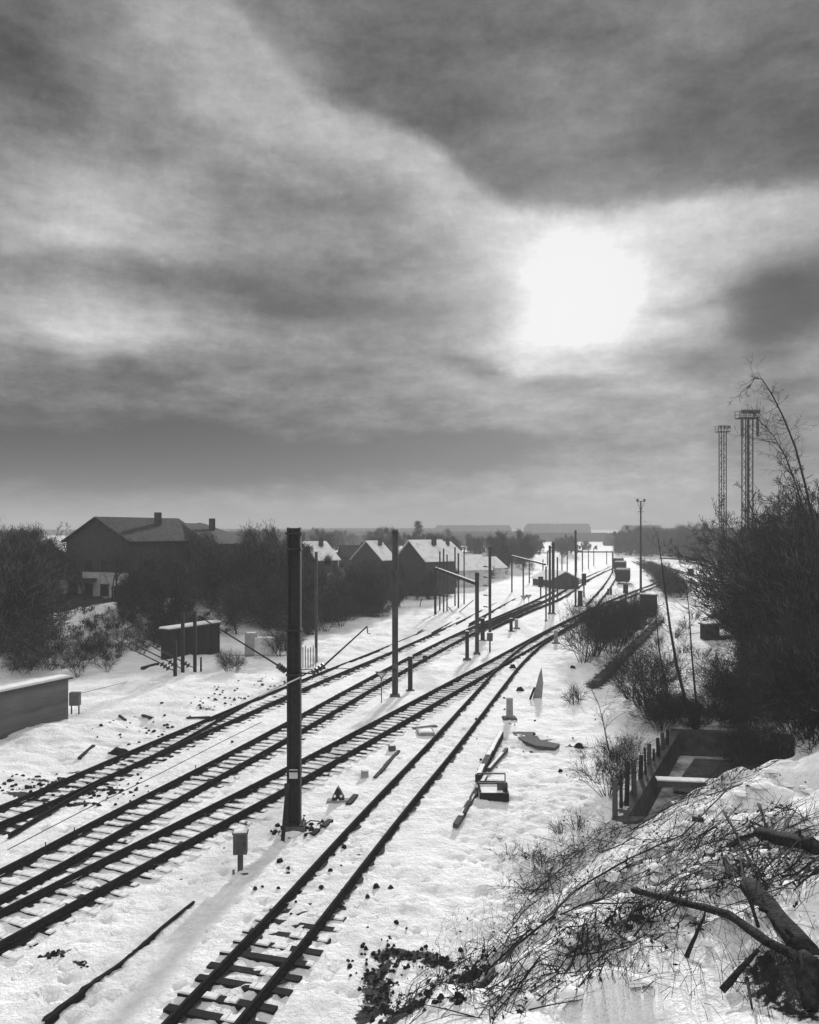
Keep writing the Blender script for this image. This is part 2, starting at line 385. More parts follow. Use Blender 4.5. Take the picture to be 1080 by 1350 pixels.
# footprints and trampled snow: between the rails of the near track and a few trails
foot = []
P1 = resample(TRK['T1'], .33)
for i, (a, b) in enumerate(P1):
    if 14 < b < 75 and random.random() < .85: foot.append((a + random.uniform(-.35, .35), b + random.uniform(-.1, .1), .10, random.uniform(.08, .17)))
def trail(p, q, n_, j=.3, depth=.13):
    for i in range(n_):
        t = i / n_; foot.append((p[0] + (q[0] - p[0]) * t + random.uniform(-j, j), p[1] + (q[1] - p[1]) * t + random.uniform(-j, j), .11, depth))
trail((-2, 29), (-1, 22), 18); trail((-9, 22), (-3, 30), 26); trail((1.5, 20), (6, 36), 60, .8); trail((5, 38), (9, 60), 40, .6); trail((-16, 37), (-14, 50), 30, .8); trail((3, 30), (10, 34), 30, .6); trail((-7, 40), (-1, 50), 24, .5); trail((-20, 38), (-22, 60), 30, .6); trail((1, 19), (3, 30), 40, .7); trail((-6, 17), (-10, 21), 30, .8)
for _ in range(900):
    py = random.uniform(900, 1330); px = random.uniform(10, 900); a, b = gp(px, py)
    foot.append((a, b, random.uniform(.07, .16), random.uniform(.04, .12)))
for a, b, r, dep in foot:
    i0, i1 = np.searchsorted(xs, (a - .45, a + .45)); j0, j1 = np.searchsorted(ys, (b - .45, b + .45))
    sx, sy = X[j0:j1, i0:i1], Y[j0:j1, i0:i1]
    d2 = (sx - a) ** 2 + (sy - b) ** 2
    Zg[j0:j1, i0:i1] -= dep * np.exp(-d2 / r ** 2) - dep * .35 * np.exp(-(np.sqrt(d2) - r * 1.6) ** 2 / (r * .5) ** 2)
# soil / undergrowth mask
dirt = np.zeros(X.shape)
def patch(px, py, rx, ry, amt, rot=0):
    global dirt
    a, b, _ = G(px, py); u = X - a; v = Y - b; c, s = math.cos(rot), math.sin(rot)
    u, v = u * c + v * s, -u * s + v * c
    dirt = np.maximum(dirt, amt * np.exp(-((u / rx) ** 2 + (v / ry) ** 2)))
t_ = (X + 24.5) * -.93 + (Y - 66) * .36
dirt = np.maximum(dirt, .42 * sstep(1, 4, t_) * (Y < 800))
dirt = np.maximum(dirt, .95 * sstep(6, 9.5, t_) * sstep(430, 250, Y))
t_r = (X - 24) * .93 - (Y - 52) * .38
dirt = np.maximum(dirt, .95 * sstep(0, 5, t_r) * sstep(44, 50, Y) * sstep(420, 250, Y))
dirt = np.maximum(dirt, .34 * sstep(-9, 0, t_r) * sstep(44, 60, Y))
dirt = np.maximum(dirt, .36 * sstep(2, 8, t_ + 12) * sstep(95, 120, Y) * (Y < 500))
s_ = (X + .86) * .777 + (Y - 18.1) * -.63
dirt = np.maximum(dirt, .36 * np.exp(-((s_ - 2.2) / 1.9) ** 2) * (Y < 40))
for q in [(500, 1300, .75, 1.3, .86), (492, 1338, .8, 1.0, .9), (545, 1262, 1.0, .35, 1.0), (600, 1275, 1.1, .4, 1.05), (545, 1325, 1.1, .35, 1.05), (640, 1300, .8, .5, .8), (570, 1310, .6, .35, .6),
          (155, 993, .7, .5, 1.1), (35, 1048, 1.2, .5, 1.1), (125, 1040, 1.6, .35, .9), (100, 1062, 1.4, .3, 1.0), (150, 1042, 1.3, .3, .85),
          (60, 1030, 1.5, .4, .8), (100, 1018, 1.2, .4, .75), (70, 1265, .7, .2, 1.0), (105, 1277, .25, .15, 1.0),
          (200, 975, .8, .2, .8), (215, 965, .6, .2, .8), (180, 945, .5, .2, .9), (380, 1095, 1.1, .5, .85), (760, 985, 1.0, .4, .9), (720, 977, 1.0, .3, .8),
          (925, 1215, .5, .4, .9), (1045, 1300, .8, 1.4, .9), (905, 1180, 1.4, .6, .75), (980, 1150, 1.3, .5, .75), (840, 1220, 1.5, .6, .7), (1010, 1010, 2, 1.5, .6),
          (508, 1262, .6, .5, .95), (520, 1258, .5, .3, 1.0), (575, 1270, .7, .3, 1.0), (625, 1282, .5, .4, 1.0), (505, 1280, .35, .6, .95), (497, 1318, .5, .7, .95), (535, 1338, .9, .4, 1.0), (600, 1330, .5, .35, .85), (560, 868, 2.2, .5, .7), (600, 862, 2, .5, .7), (700, 850, 3, .7, .6), (330, 912, 2.5, .5, .6), (390, 895, 2.5, .6, .6), (275, 935, 2, .5, .7), (290, 925, 1.5, .4, .7),
          (255, 1050, .5, .2, .5)]:
    patch(q[0], q[1], q[2], q[3], q[4])
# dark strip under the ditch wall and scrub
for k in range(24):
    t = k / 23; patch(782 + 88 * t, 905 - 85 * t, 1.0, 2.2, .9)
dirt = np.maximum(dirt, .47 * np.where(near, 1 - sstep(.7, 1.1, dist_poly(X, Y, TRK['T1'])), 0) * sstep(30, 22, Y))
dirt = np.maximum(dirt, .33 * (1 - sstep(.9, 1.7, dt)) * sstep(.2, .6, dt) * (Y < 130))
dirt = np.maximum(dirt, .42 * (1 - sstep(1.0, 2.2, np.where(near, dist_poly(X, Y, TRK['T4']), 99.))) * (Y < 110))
dirt = np.maximum(dirt, .30 * (1 - sstep(2, 9, np.hypot(X + 1.0, Y - 17))))
# the sunken basin
pin = in_poly(X, Y, PIT); Zg[pin] = -1.75
# small hollow (culvert mouth) at the toe of the bank
ny, nx = X.shape
idx = np.arange(ny * nx).reshape(ny, nx)
faces = np.stack([idx[:-1, :-1], idx[:-1, 1:], idx[1:, 1:], idx[1:, :-1]], -1).reshape(-1, 4)
me = bpy.data.meshes.new('ground'); me.vertices.add(ny * nx)
me.vertices.foreach_set('co', np.stack([X, Y, Zg], -1).astype(np.float32).ravel())
me.loops.add(faces.size); me.loops.foreach_set('vertex_index', faces.ravel().astype(np.int32))
me.polygons.add(len(faces)); me.polygons.foreach_set('loop_start', np.arange(0, faces.size, 4, dtype=np.int32))
me.polygons.foreach_set('use_smooth', np.ones(len(faces), bool)); me.update(calc_edges=True); me.validate()
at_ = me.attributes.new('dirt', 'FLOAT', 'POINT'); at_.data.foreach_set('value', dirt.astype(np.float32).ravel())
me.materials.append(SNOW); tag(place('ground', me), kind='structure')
def gz(x, y):
    i = min(max(np.searchsorted(xs, x), 1), nx - 1); j = min(max(np.searchsorted(ys, y), 1), ny - 1)
    return float(Zg[j, i])

# ------------------------------------------------------------------ basin of concrete walls
pit = thing('concrete_basin', 'sunken rectangular concrete basin with snow and meltwater at the foot of the brushy bank', 'basin')
def wall_along(a, b, z0, z1, th, out):
    mb = MB(); d = np.array((b[0] - a[0], b[1] - a[1])); L_ = np.hypot(*d); d /= L_; nrm = np.array((-d[1], d[0])) * out
    c = (np.array(a) + np.array(b)) / 2 + nrm * (th / 2 - .15)
    mb.box((c[0], c[1], (z0 + z1) / 2), (L_ + th, th, z1 - z0), math.atan2(d[1], d[0])); return mb
for i in range(4):
    a, b = PIT[i], PIT[(i + 1) % 4]
    w = wall_along(a, b, -1.7, .13 + .004 * i, .5, 1).build('side_wall', CONCD, pit)
mb = MB(); mb.add([(x, y, -1.2) for x, y in PIT], [(0, 1, 2, 3)]); mb.build('floor_slab', DSNOW, pit)
mb = MB(); ww = [(12.2, 37), (15.1, 42.2), (19.4, 41.4), (15.4, 35.6)]; mb.add([(x, y, -1.05) for x, y in ww], [(0, 1, 2, 3)]); mb.build('water', WATER, pit)
mb = MB(); mb.beam((10.9, 35.2, -.1), (16.8, 34.4, -.1), .45, .3, 0); mb.beam((10.9, 35.2, .06), (16.8, 34.4, .06), .5, .06, 1); mb.build('cross_beam', [CONCD, SNOWCAP], pit)
mb = MB(); mb.box((11.6, 31.6, -.55), (2.4, .35, 1.5), .1); mb.box((11.6, 31.6, .23), (2.4, .4, .06), .1, 1); mb.build('partition', [CONC, SNOWCAP], pit)

# ------------------------------------------------------------------ railway tracks
rail_prof = [(-.07, 0), (.07, 0), (.07, .015), (.012, .04), (.012, .13), (.036, .14), (.036, .17), (-.036, .17), (-.036, .14), (-.012, .13), (-.012, .04), (-.07, .015)]
def offset(P, o):
    d = np.gradient(P, axis=0); d /= np.linalg.norm(d, axis=1)[:, None]; return P + np.c_[-d[:, 1], d[:, 0]] * o
def rail_mesh(P, z0, scale=1.):
    mb = MB(); n_ = len(rail_prof); d = np.gradient(P, axis=0); d /= np.linalg.norm(d, axis=1)[:, None]
    for p, q in zip(P, d):
        for a, b in rail_prof: mb.v.append((p[0] - q[1] * a * scale, p[1] + q[0] * a * scale, z0 + b * (scale if scale < 1.5 else 1.2)))
    for i in range(len(P) - 1):
        for j in range(n_):
            k = (j + 1) % n_; mb.f.append((i * n_ + j, i * n_ + k, (i + 1) * n_ + k, (i + 1) * n_ + j)); mb.m.append(0)
    return mb
def sleeper_mesh(seed, cap):
    r = random.Random(seed); mb = MB()
    mb.box((0, 0, 0), (2.5, .24, .16))
    if cap > 0:   # snow lying along the top, broken near the rails
        x = -1.25
        while x < 1.25:
            w = r.uniform(.12, .4)
            if abs(abs(x + w / 2) - .75) > .16 and r.random() < cap:
                mb.box((x + w / 2, r.uniform(-.01, .02), .08 + .016), (w, r.uniform(.2, .245), .034 + r.uniform(0, .02)), 0, 1, taper=.85)
            x += w
    return mb.mesh('sleeper', [TIE, SNOWCAP])
CAPS = {k: [sleeper_mesh(i + 10 * int(k * 10), k) for i in range(6)] for k in (.55, .75, .9)}
def sink_near(y): return .022 + .13 * float(sstep(19.5, 26, y))
def sink_far(y): return .064
def track(key, label, cap=.8, detail=True, z=0.02, strip=.16, ind=100, y0=None, scale=1.):
    sink = sink_near if key == 'T1' else sink_far
    P = resample(TRK[key], .5 if detail else 2.)
    t = thing('railway_track', label, 'railway track', (P[0][0], P[0][1], 0), 0, 'railway tracks of the snowy yard')
    inv = (-P[0][0], -P[0][1], 0)
    for o in (-.75, .75):
        rail_mesh(offset(P, o), z + .10, scale).build('rail', RAIL, t, inv)
    # melted strip of wet ballast under and beside each rail
    mb = MB()
    Q = resample(TRK[key], .22 if detail else 2.)
    for o in (-.75, .75):
        A = offset(Q, o); d = np.gradient(A, axis=0); d /= np.linalg.norm(d, axis=1)[:, None]; nn = np.c_[-d[:, 1], d[:, 0]]
        wl_ = strip * (.35 + rng.random(len(A)) ** 1.6 * 1.6); wr = strip * (.35 + rng.random(len(A)) ** 1.6 * 1.6); o0 = len(mb.v)
        for a, nv, p_, q_ in zip(A, nn, wl_, wr):
            mb.v += [(a[0] + nv[0] * p_, a[1] + nv[1] * p_, z + .018), (a[0], a[1], z + .05), (a[0] - nv[0] * q_, a[1] - nv[1] * q_, z + .018)]
        for i in range(len(A) - 1):
            k = o0 + i * 3; mb.f += [(k, k + 1, k + 4, k + 3), (k + 1, k + 2, k + 5, k + 4)]; mb.m += [0, 0]
    b_ = mb.build('ballast_strip', BALLAST, t, inv); b_['kind'] = 'stuff'
    if detail:
        S = resample(TRK[key], .64); d = np.gradient(S, axis=0); cnt = 0; rest = MB()
        for i, (p, q) in enumerate(zip(S, d)):
            if p[1] < 14 or abs(p[0]) > .56 * p[1] + 2: continue
            if p[1] > 125: break
            ang = math.atan2(q[1], q[0]) - math.pi / 2 + random.uniform(-.015, .015)
            if cnt < ind:
                me = random.choice(CAPS[cap]); sl = place('sleeper', me, t, (p[0] - P[0][0] + random.uniform(-.05, .05), p[1] - P[0][1], z - sink(p[1]) + random.uniform(-.025, .012)), ang)
                cnt += 1
            else: rest.box((p[0], p[1], z - sink(p[1])), (2.5, .25, .16), ang)
        if rest.v: rs = rest.build('sleepers', TIE, t, inv); rs['kind'] = 'stuff'
    return t
track('T1', 'nearest railway track with dark sleepers and footprints, running up from the bottom edge', .55, strip=.13)
track('T2', 'second railway track from the right, passing just right of the tall mast foot', .9, strip=.15)
track('T3', 'third railway track, with thin sleeper lines showing through snow left of the tall mast', .9, strip=.15)
track('T4', 'leftmost long railway track, edged with bare soil patches by the snow field', .75, strip=.18)
track('T5', 'short siding track beyond the leftmost track in the middle distance', .9, False, .03, .22, scale=1.3)
track('T6', 'branch track curving between the mast pair and the bush in the middle distance', .9, False, .034, .16, scale=1.3)
track('T7', 'distant straight track beside the parked wagons', .9, False, .026, .2, scale=1.5)
track('T8', 'distant track just left of the parked wagons', .9, False, .022, .2, scale=1.5)
track('T9', 'distant curved track right of the parked wagons', .9, False, .030, .2, scale=1.5)
track('T11', 'siding track between the leftmost track and the branch track in the middle distance', .9, False, .038, .2, scale=1.4)
track('T12', 'outermost left siding track in the middle distance', .9, False, .042, .2, scale=1.4)
track('T13', 'distant track running past the two tiny dark posts', .9, False, .046, .16, scale=1.4)
track('T10', 'far right curved track below the dark wood', .9, False, .55, .2, scale=1.5)

# extra loose rail on the left side of the leftmost track (old third rail converging)
P = resample(smooth(cen([(11, 1108), (120, 1042), (235, 985), (330, 928), (400, 893), (455, 868)])), .5)
tag(rail_mesh(P, .06).build('loose_rail', RAIL), 'old spare rail lying along the leftmost track and crossing into it', 'rail')
P = resample(smooth(cen([(60, 1350), (110, 1308), (165, 1270), (210, 1228), (258, 1190)])), .5)
o = rail_mesh(P, -.085).build('buried_rail', RAIL); tag(o, 'dark rail half buried in foreground snow at the bottom left', 'rail')
mb = MB(); Q = resample(smooth(cen([(60, 1350), (110, 1308), (165, 1270), (206, 1232)])), .2)
A = offset(Q, .05)
for i, a in enumerate(A):
    w = .085 * (.4 + 1.2 * random.random()); w *= min(1., (40 - 0) and (.25 + 1.1 * (1 - i / len(A)))); mb.v += [(a[0] - w, a[1], .045), (a[0] + w, a[1], .045)]
    if i: k = 2 * i; mb.f.append((k - 2, k - 1, k + 1, k)); mb.m.append(0)
mb.build('melted_groove', DIRT, o)

# ------------------------------------------------------------------ masts
def snow_skirt(mb, r, mi, seed=0):
    rr = random.Random(seed)
    vs = [(0, 0, .16)]
    for j in range(12): a = j * math.pi / 6; q = r * rr.uniform(.8, 1.2); vs.append((q * math.cos(a), q * math.sin(a), -.08))
    mb.add(vs, [(0, 1 + j, 1 + (j + 1) % 12) for j in range(12)], mi)
def insulator(mb, a, b, n_=4, r=.13, mi=0):
    a = np.array(a, float); b = np.array(b, float); d = (b - a) / (n_ * 2)
    pts, rd = [], []
    for i in range(n_): 
        pts += [a + d * (2 * i), a + d * (2 * i + .9), a + d * (2 * i + 1.1), a + d * (2 * i + 1.9)]; rd += [.035, r * .9, r, .035]
    mb.tube(pts, rd, 8, mi)
def h_mast(px, py, ytop, w, label, lattice=False, group='catenary masts along the tracks', rz=0, foundation=True, Yb=None, cat='mast', name='catenary_mast'):
    if Yb is None: x, y = gp(px, py); z = gz(x, y)
    else: x, y, z = at(px, py, Yb); z = gz(x, y)
    h = CAM_H - (ytop - HZ) / F * y - z
    t = thing(name, label, cat, (x, y, z), rz, group)
    mb = MB(); fl = w * .13; dp = w * .75
    if not lattice:
        mb.box((-w / 2 + fl / 2, 0, h / 2), (fl, dp, h + .2)); mb.box((w / 2 - fl / 2, 0, h / 2), (fl, dp, h + .2)); mb.box((0, .02, h / 2), (w - 2 * fl, fl * .7, h + .16))
        mb.build('column', STEEL if w > .42 else STEEL2, t)
    else:
        for sx in (-1, 1): mb.box((sx * (w / 2 - .05), 0, h / 2), (.10, .2, h + .2))
        mb.build('column', STEEL2, t); mb = MB(); k = 0; zz = .4
        while zz < h - .3:
            mb.beam((-w / 2 + .1, .02, zz), (w / 2 - .1, .02, zz + .35), .05, .04); mb.box((0, -.03, zz + .45), (w - .2, .04, .07)); zz += .9
        mb.build('lacing', STEEL2, t)
    if h > 6 and w > .24:
        mb = MB(); mb.box((0, -dp / 2 - .02, 2.1), (w * .62, .02, .34)); mb.build('number_plate', PAINTW if w > .42 else PAINT, t)
        mb = MB(); mb.box((0, 0, h - .12), (w * 1.25, dp * 1.2, .08)); mb.build('head_band', STEEL, t)
    if foundation:
        mb = MB(); mb.box((0, 0, .03), (w * 1.9, w * 1.7, .32), .05, taper=.8); snow_skirt(mb, w * 1.7, 1, int(px)); mb.build('foundation', [CONCD, SNOWCAP], t)
    return t, h
m1, h1 = h_mast(388, 1090, 699, .50, 'tall dark steel mast nearest the viewer, standing alone between the tracks', group='catenary masts along the tracks')
Y1 = m1.location.y
def loc1(px, py, dy=0):  # point in the near mast's plane, relative to the mast
    p = at(px, py, Y1 + dy); return (p[0] - m1.location.x, dy, p[2] - m1.location.z)
mb = MB(); mb.box((0, 0, .2), (.8, .62, .07)); 
for sx in (-1, 1):
    for sy in (-1, 1): mb.tube([(sx * .32, sy * .24, .2), (sx * .32, sy * .24, .33)], .03, 6)
mb.build('base_plate', STEEL, m1)
for zc in (2.2, 5.75, 7.4, 10.4): mb = MB(); mb.box((0, 0, zc), (.56, .46, .07)); mb.build('clamp_band', STEEL, m1)
for sgn, tipx, tipy, sx0, sx1 in ((-1, 262, 812, 377, 366), (1, 484, 826, 411, 428)):
    yA = 885 if sgn < 0 else 888; yB = 877
    a = loc1(sx0, yA, -.35); b = loc1(sx1, yB, -.6); tip = loc1(tipx, tipy, -3.2 if sgn > 0 else -2.0)
    mb = MB(); mb.tube([(sgn * .2, -.1, a[2] - .02), a], .03, 6); mb.tube([b, tip], [.035, .022], 6)
    if sgn > 0: mb.tube([tip, (tip[0] + .02, tip[1], tip[2] - .22), (tip[0] + .12, tip[1], tip[2] - .25)], .018, 5); mb.tube([(sgn * .2, -.1, a[2] + .1), (1.6, -.6, a[2] + .22), (2.3, -.8, a[2] + .26)], .014, 5)
    if sgn < 0: mb.tube([(sgn * .2, -.1, a[2] + .55), (-1.2, -.4, a[2] + .6), (-2.4, -.5, a[2] + .62)], .012, 5)
    arm = mb.build('cantilever_arm', STEEL, m1)
    mb = MB(); insulator(mb, a, b, 4, .13); mb.build('insulator', INSUL, arm, smooth=False)
mb = MB(); mb.tube([loc1(342, 918, -.5), loc1(396, 893, -.4)], .03, 6); mb.build('pale_tube', PAINTW, m1)
# stake with box beside the near mast
x, y = gp(372, 1106); t = thing('marker_stake', 'dark stake with small box at its top leaning beside the tall mast foot', 'stake', (x, y, gz(x, y)))
mb = MB(); mb.beam((0, 0, -.2), (.16, .1, 1.75), .13, .1, 0); mb.build('stake', WOODD, t)
mb = MB(); mb.box((.16, .08, 1.9), (.17, .16, .3)); mb.build('box', STEEL, t)
# the second mast, portal masts ...
m2, h2 = h_mast(521, 918, 700, .40, 'second steel mast, tall and grey, between the leftmost tracks in the middle distance')
m3, h3 = h_mast(629, 862, 756, .34, 'shorter mast carrying the left end beam of the portal over the leftmost tracks')
m4, h4 = h_mast(646, 838, 722, .28, 'mast with short insulator arms stacked down its left side')
mb = MB()
for zz in (3.0, 4.2, 5.2, 6.1, 7.2): mb.tube([(0, -.1, zz), (-.75, -.15, zz + .12)], .03, 5); insulator(mb, (-.3, -.12, zz + .05), (-.7, -.14, zz + .1), 2, .09)
mb.build('insulator_arms', STEEL, m4)
h_mast(417, 879, 729, .22, 'thin lone mast standing just right of the tall near mast', False, foundation=False)
h_mast(720, 820, 748, .17, 'thin left pole of the mast cluster in the middle distance', False, 'masts of the middle cluster')
h_mast(725, 811, 720, .28, 'tall middle mast of the cluster beside the branch track', False, 'masts of the middle cluster')
h_mast(729.5, 811, 716, .34, 'tallest and widest mast of the middle cluster', False, 'masts of the middle cluster')
h_mast(759, 800, 700, .26, 'mast right of the middle cluster with a squat relay post at its foot')
for px, py, yt, w, lb in ((580, 810, 728, .2, 'leftmost pole'), (585, 812, 724, .2, 'second pole from the left'), (589.5, 811, 732, .18, 'third pole from the left'),
                          (600, 804, 722, .2, 'fourth pole from the left'), (604.5, 808, 730, .22, 'fifth pole from the left'), (612, 801, 722, .18, 'rightmost pole')):
    h_mast(px, py, yt, w, lb + ' of the dark portal row behind the leftmost track', False, 'poles of the portal row', foundation=False)
def portal(label, A, B, z, cat='gantry', w=.22, leg_a=True, leg_b=True, group=None):
    t = thing('gantry', label, cat, (A[0], A[1], 0), 0, group)
    d = (B[0] - A[0], B[1] - A[1]); mb = MB(); mb.beam((0, 0, z), (d[0], d[1], z), w, w); 
    mb.build('beam', STEEL, t)
    for f, q in ((leg_a, (0, 0)), (leg_b, d)):
        if f: mb = MB(); mb.box((q[0], q[1], z / 2), (w, w, z)); mb.build('leg', STEEL, t)
    return t
a = at(574, 765, 101); b = at(629, 763, 71); portal('low cross beam spanning from the portal row to the shorter mast', a, b, 6.3, w=.3, leg_b=False)
a = at(675, 743, 135); b = at(719, 743, 100); portal('long thin cross beam reaching left from the middle mast cluster', a, b, 6.8, leg_b=False)
a = at(760, 731, 205); b = at(808, 731, 205); portal('far gantry with crossbeam over the distant tracks', a, b, 5.6, w=.32)
a = at(722, 736, 240); b = at(768, 734, 240); portal('farthest gantry left of the distant crossbeam', a, b, 5, w=.3)
for px, py, yt in ((698, 772, 740), (716, 768, 738), (741, 768, 728), (748, 766, 726), (768, 757, 722), (776, 752, 724), (783, 748, 722), (800, 746, 727), (690, 790, 742), (735, 790, 735)):
    h_mast(px, py, yt, .22, 'small distant mast among the far tracks', False, 'small distant masts among the far tracks', foundation=False)
# V-shaped stays between the portal poles
x, y = gp(601, 812); t = thing('stay_frame', 'V shaped pair of stays at the foot of the portal row', 'stay', (x, y, 0))
mb = MB(); mb.tube([(0, 0, .1), (-1.0, 0, 1.2)], .06, 5); mb.tube([(0, 0, .1), (2.3, .4, 2.0)], .06, 5); mb.build('stay', STEEL, t)
# three posts with insulated arms at the left snow edge
for k, (px, py, yt, lb) in enumerate(((231, 892, 845, 'left, shortest of the three dark posts with insulator arms'), (241, 889, 808, 'middle of the three dark posts with insulator arms'), (257, 888, 806, 'right of the three dark posts with insulator arms'))):
    x, y, z = G(px, py); h = (py - yt) / F * y; t = thing('insulator_post', lb, 'post', (x, y, z), 0, 'posts with insulator arms')
    mb = MB(); mb.box((0, 0, h / 2 - .1), (.22, .2, h + .2)); mb.build('post', WOODD, t)
    mb = MB(); mb.tube([(-.95, -.3, 1.0), (-2.8, -.6, 2.0), (-4.2, -.8, 2.9)], [.05, .045, .03], 5); mb.tube([(-.1, 0, .45), (-.35, -.2, .6)], .04, 5)
    ar = mb.build('arm', STEEL, t); mb = MB(); insulator(mb, (-.35, -.2, .55), (-.95, -.3, 1.0), 3, .24); mb.build('insulator', INSUL, ar)
x, y, z = G(265, 887); t = thing('short_post', 'thin short dark post beside the three insulator posts', 'post', (x, y, z)); mb = MB(); mb.box((0, 0, .5), (.13, .13, 1.2), taper=.8); mb.build('shaft', WOODD, t); mb = MB(); mb.box((0, 0, 1.12), (.18, .18, .05)); mb.build('cap', STEEL, t)

# ------------------------------------------------------------------ posts, boxes and signals
def simple_post(px, py, yt, wpx, label, mat, name='post', cat='post', cap=True, group=None):
    x, y = gp(px, py); h = (py - yt) / F * y; w = wpx / F * y; z = gz(x, y)
    t = thing(name, label, cat, (x, y, z), random.uniform(-.2, .2), group)
    mb = MB(); mb.box((0, 0, h / 2 - .1), (w, w * .8, h + .2), taper=.92); mb.build('shaft', mat, t)
    if cap: mb = MB(); mb.box((0, 0, h + .02), (w * 1.05, w * .85, .05), taper=.8); mb.build('snow_cap', SNOWCAP, t)
    mb = MB(); mb.box((0, 0, .02), (w * 2.2, w * 1.8, .12), .1, taper=.8); mb.build('footing', CONCD, t)
    return t
simple_post(541, 908, 862, 6, 'squat dark post with footing beside the tall grey second mast', STEEL)
simple_post(616, 869, 832, 5, 'short dark post just left of the shorter portal mast', STEEL)
simple_post(636.5, 846, 816, 5, 'short dark post between the shorter mast and the mast with insulator arms', STEEL)
simple_post(674, 832, 815, 4, 'small dark post right of the mast with insulator arms, beside a pale one', STEEL)
simple_post(681, 829, 817, 4.5, 'small pale post beside a small dark one', WOODL)
simple_post(765, 800, 779, 6, 'squat relay post at the foot of a far mast', STEEL)
simple_post(733, 848, 831, 5, 'small pale marker post right of the track junction', WOODL)
simple_post(672, 949, 922, 9, 'pale grey square concrete marker post right of the nearest track', CONC, 'marker_post', 'marker post')
simple_post(802, 784, 776, 2.6, 'left of two tiny dark posts on the distant yard', STEEL, cap=False, group='tiny posts on the yard')
simple_post(805.5, 783, 774, 2.6, 'right of two tiny dark posts on the distant yard', STEEL, cap=False, group='tiny posts on the yard')
def sign_post(px, py, yt, label, s=.5, inv=True):
    x, y = gp(px, py); h = (py - yt) / F * y; t = thing('triangle_sign', label, 'sign', (x, y, gz(x, y)))
    mb = MB(); mb.tube([(0, 0, -.2), (0, 0, h - .2)], .035, 6); mb.build('pole', STEEL2, t)
    mb = MB(); v = [(-s, h), (s, h), (0, h - s * 1.2)]
    mb.add([(a, -.06, b) for a, b in v] + [(a, -.03, b) for a, b in v], [(0, 2, 1), (3, 4, 5), (0, 1, 4, 3), (1, 2, 5, 4), (2, 0, 3, 5)]); mb.build('plate', PAINT, t)
    mb = MB(); v = [(-s * .62, h - .1), (s * .62, h - .1), (0, h - s * .95)]; mb.add([(a, -.065, b) for a, b in v], [(0, 2, 1)]); mb.build('face', PAINTW, t)
sign_post(503, 927, 885, 'inverted triangle sign on a thin pole beside the second mast', .42)
sign_post(691, 803, 785, 'small triangle sign left of the far middle tracks', .55)
sign_post(697, 801, 784, 'small triangle sign right beside another one', .5)
# relay box on its post (near)
x, y = gp(317, 1151); t = thing('trackside_box', 'grey cabinet on a short steel post in the near left snow', 'cabinet', (x, y, gz(x, y)), .12)
mb = MB(); mb.box((0, 0, .98), (.44, .3, .66)); mb.box((0, 0, 1.33), (.5, .36, .05)); mb.build('cabinet', PAINT, t)
mb = MB(); mb.box((-.01, -.156, .98), (.38, .014, .58)); dd = mb.build('door', STEEL2, t)
mb = MB(); mb.box((.12, -.172, 1.0), (.03, .02, .12)); mb.build('handle', STEEL, dd)
mb = MB(); mb.box((0, 0, .32), (.17, .12, .76)); mb.box((-.06, -.065, .32), (.03, .01, .7), 0, 0); mb.build('post', STEEL2, t)
mb = MB(); mb.box((0, 0, .02), (.5, .4, .08), .1); mb.build('footing', CONCD, t)
mb = MB(); mb.box((0, 0, 1.375), (.44, .3, .04), taper=.8); mb.build('snow_cap', SNOWCAP, t)
# box left of mast with insulator arms foot (646,858)
x, y = gp(646, 859); t = thing('signal_box', 'small grey box on a post below the mast with insulator arms', 'cabinet', (x, y, 0))
mb = MB(); mb.box((0, 0, 1.35), (.5, .35, .75)); mb.build('cabinet', PAINT, t); mb = MB(); mb.box((0, 0, .5), (.14, .14, 1.1)); mb.build('post', STEEL, t)
# dwarf signal
x, y = gp(446, 1055); t = thing('dwarf_signal', 'low triangular shunting signal with two white lamps', 'signal', (x, y, gz(x, y)))
sg = MB(); prof = [(-.26, .02), (.26, .02), (.24, .2), (.06, .55), (0, .6), (-.06, .55), (-.24, .2)]; n_ = len(prof)
sg.add([(a, -.12, b) for a, b in prof] + [(a, .12, b) for a, b in prof], [tuple(range(n_)), tuple(range(2 * n_ - 1, n_ - 1, -1))] + [(i, i + n_, (i + 1) % n_ + n_, (i + 1) % n_) for i in range(n_)])
sg.build('housing', STEEL, t)
for lx, lz in ((-.13, .27), (.13, .27), (0, .11)):
    mb = MB(); mb.tube([(lx, -.12, lz), (lx, -.16, lz)], .055 if lz > .2 else .04, 12); mb.build('lamp', LENS, t)
    mb = MB(); mb.tube([(lx, -.12, lz + .035), (lx, -.24, lz + .05)], .06, 8, cap=False)
mb = MB(); mb.box((-.2, 0, .03), (.5, .4, .1)); mb.box((.2, 0, .05), (.5, .3, .1)); mb.build('base', CONC, t)
mb = MB(); mb.tube([(0, 0, .58), (0, 0, .66)], .02, 5); mb.build('pin', STEEL, t)
